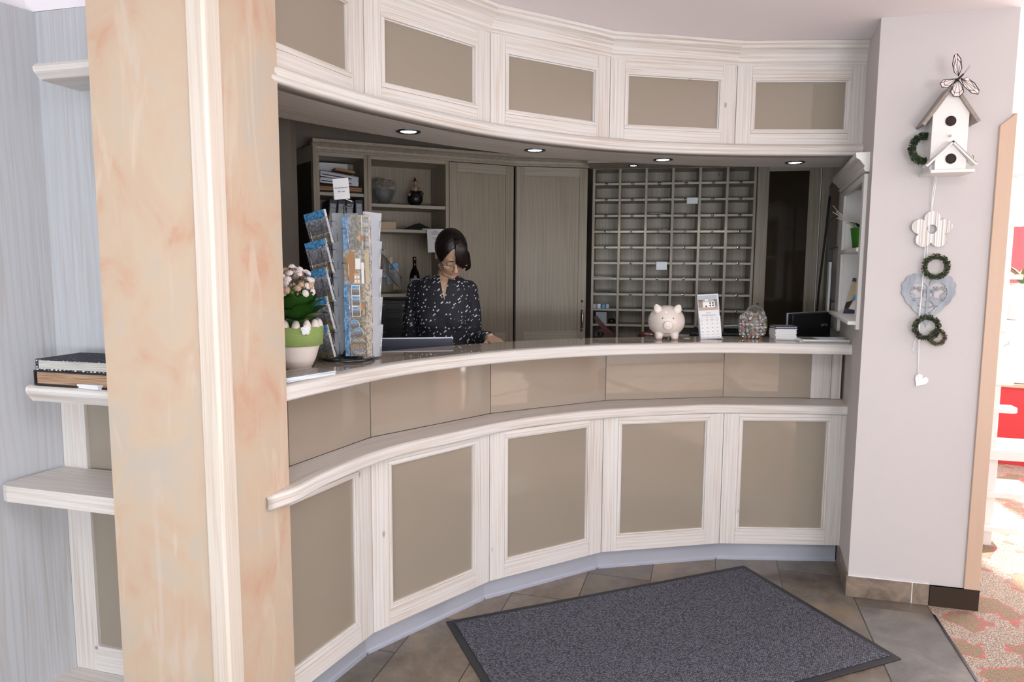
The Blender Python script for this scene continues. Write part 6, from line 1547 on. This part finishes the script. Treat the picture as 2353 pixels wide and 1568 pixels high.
# sill with red back wall, planter, bust and cushion
g = G(); g.box(0, 0, 0, 1.6, 0.12, 1.02, 'glaze_white'); g.box(-0.01, -0.03, 1.02, 1.6, 0.15, 1.04, 'white')
tag(g.build('low_wall', None, M_at(4.35, 6.35, 0, GA)), 'low white parapet wall behind the red bench', 'parapet')
g = G(); g.box(0, 0, 0, 1.2, 0.03, 0.90, 'red'); tag(g.build('red_screen', None, M_at(4.72, 6.85, 1.02, GA)), 'red panel standing behind the potted plant in the sunny room', 'panel')
t = thing('white_planter', 'white planter with green and tan leaves on the parapet by the red panel', 'potted plant', M_at(4.66, 6.33, 1.04))
G().lathe([(0.13, 0), (0.15, 0.01), (0.175, 0.28), (0.18, 0.33), (0.172, 0.33), (0.165, 0.30)], 'white', n=32).build('pot', t)
random.seed(4)
for k in range(14):
    g = G(); leaf(g, (0, 0, 0.30), k * 2.4, 0.9 + 0.3 * math.sin(k), 0.32, 0.12, 'leaf_light' if k % 3 else 'petal_tan', 0.9); g.build('leaf', t)
t = thing('plaster_bust', 'white plaster head standing on the bench top in the sunny room', 'bust', M_at(3.88, 5.47, 0.67))
g = G(); g.ball((0, 0, 0.20), (0.075, 0.095, 0.11), 'white', n=22, m=16); g.ball((0.035, -0.02, 0.14), (0.05, 0.06, 0.06), 'white'); g.tube([(0.07, -0.03, 0.20), (0.105, -0.04, 0.175), (0.09, -0.03, 0.168)], [0.012, 0.014, 0.01], 'white', n=10)
g.ball((0.078, -0.035, 0.135), (0.016, 0.02, 0.012), 'white'); g.tube([(0, 0, 0), (0, 0, 0.02), (0, 0, 0.15)], [0.08, 0.05, 0.05], 'white', n=16)
for k in range(40): a = k * 2.4; z = 0.18 + 0.12 * (k / 40); g.ball((0.07 * math.cos(a) - 0.02, 0.09 * math.sin(a), z), 0.02, 'white', n=7, m=5)
g.build('head', t)
t = thing('striped_cushion', 'blue and white striped cushion lying beside the plaster head', 'cushion', M_at(4.22, 5.36, 0.67, GA))
m, tt, b = nt('blue_stripe'); w_ = N(tt, 'ShaderNodeTexWave'); w_.inputs['Scale'].default_value = 6; w_.inputs['Distortion'].default_value = 3
L(tt, coords(tt, 'Object', randomize=False), w_.inputs['Vector']); L(tt, ramp(tt, w_.outputs[1], [(0.45, (0.8, 0.82, 0.84)), (0.6, (0.03, 0.12, 0.28))]), b.inputs['Base Color'])
G().ball((0.05, 0.1, 0.055), (0.22, 0.15, 0.055), 'blue_stripe', n=24, m=12).build('cover', t)
# lounge behind the photographer, seen only as reflections in the glass panels
def armchair(x, y, a, label):
    t = thing('armchair', label, 'armchair', M_at(x, y, 0, a), 'tan leather armchairs')
    G().box(-0.40, -0.38, 0.12, 0.40, 0.36, 0.42, 'tan_leather').build('seat', t, bevel=0.05, seg=4)
    G().box(-0.40, 0.22, 0.43, 0.40, 0.42, 0.95, 'tan_leather').build('backrest', t, bevel=0.07, seg=4)
    for s in (-1, 1): G().box(0.405 * s - 0.07, -0.38, 0.12, 0.405 * s + 0.07, 0.21, 0.64, 'tan_leather').build('armrest', t, bevel=0.05, seg=4)
    for sx in (-1, 1):
        for sy in (-1, 1): G().lathe([(0.02, 0), (0.03, 0.118)], 'hole_dark', Matrix.Translation((0.32 * sx, 0.3 * sy, 0))).build('leg', t)
armchair(3.0, 2.25, 1.9, 'tan leather armchair beyond the right wall block, mirrored in the glass band')
t = thing('coffee_table', 'low white coffee table beyond the armchair, mirrored in the glass band', 'table', M_at(4.35, 2.5, 0, 0.1))
G().box(-0.5, -0.35, 0.37, 0.5, 0.35, 0.40, 'white').build('table_top', t, bevel=0.004)
for sx in (-1, 1):
    for sy in (-1, 1): G().box(sx * 0.45 - 0.025, sy * 0.3 - 0.025, 0, sx * 0.45 + 0.025, sy * 0.3 + 0.025, 0.369, 'white').build('leg', t)
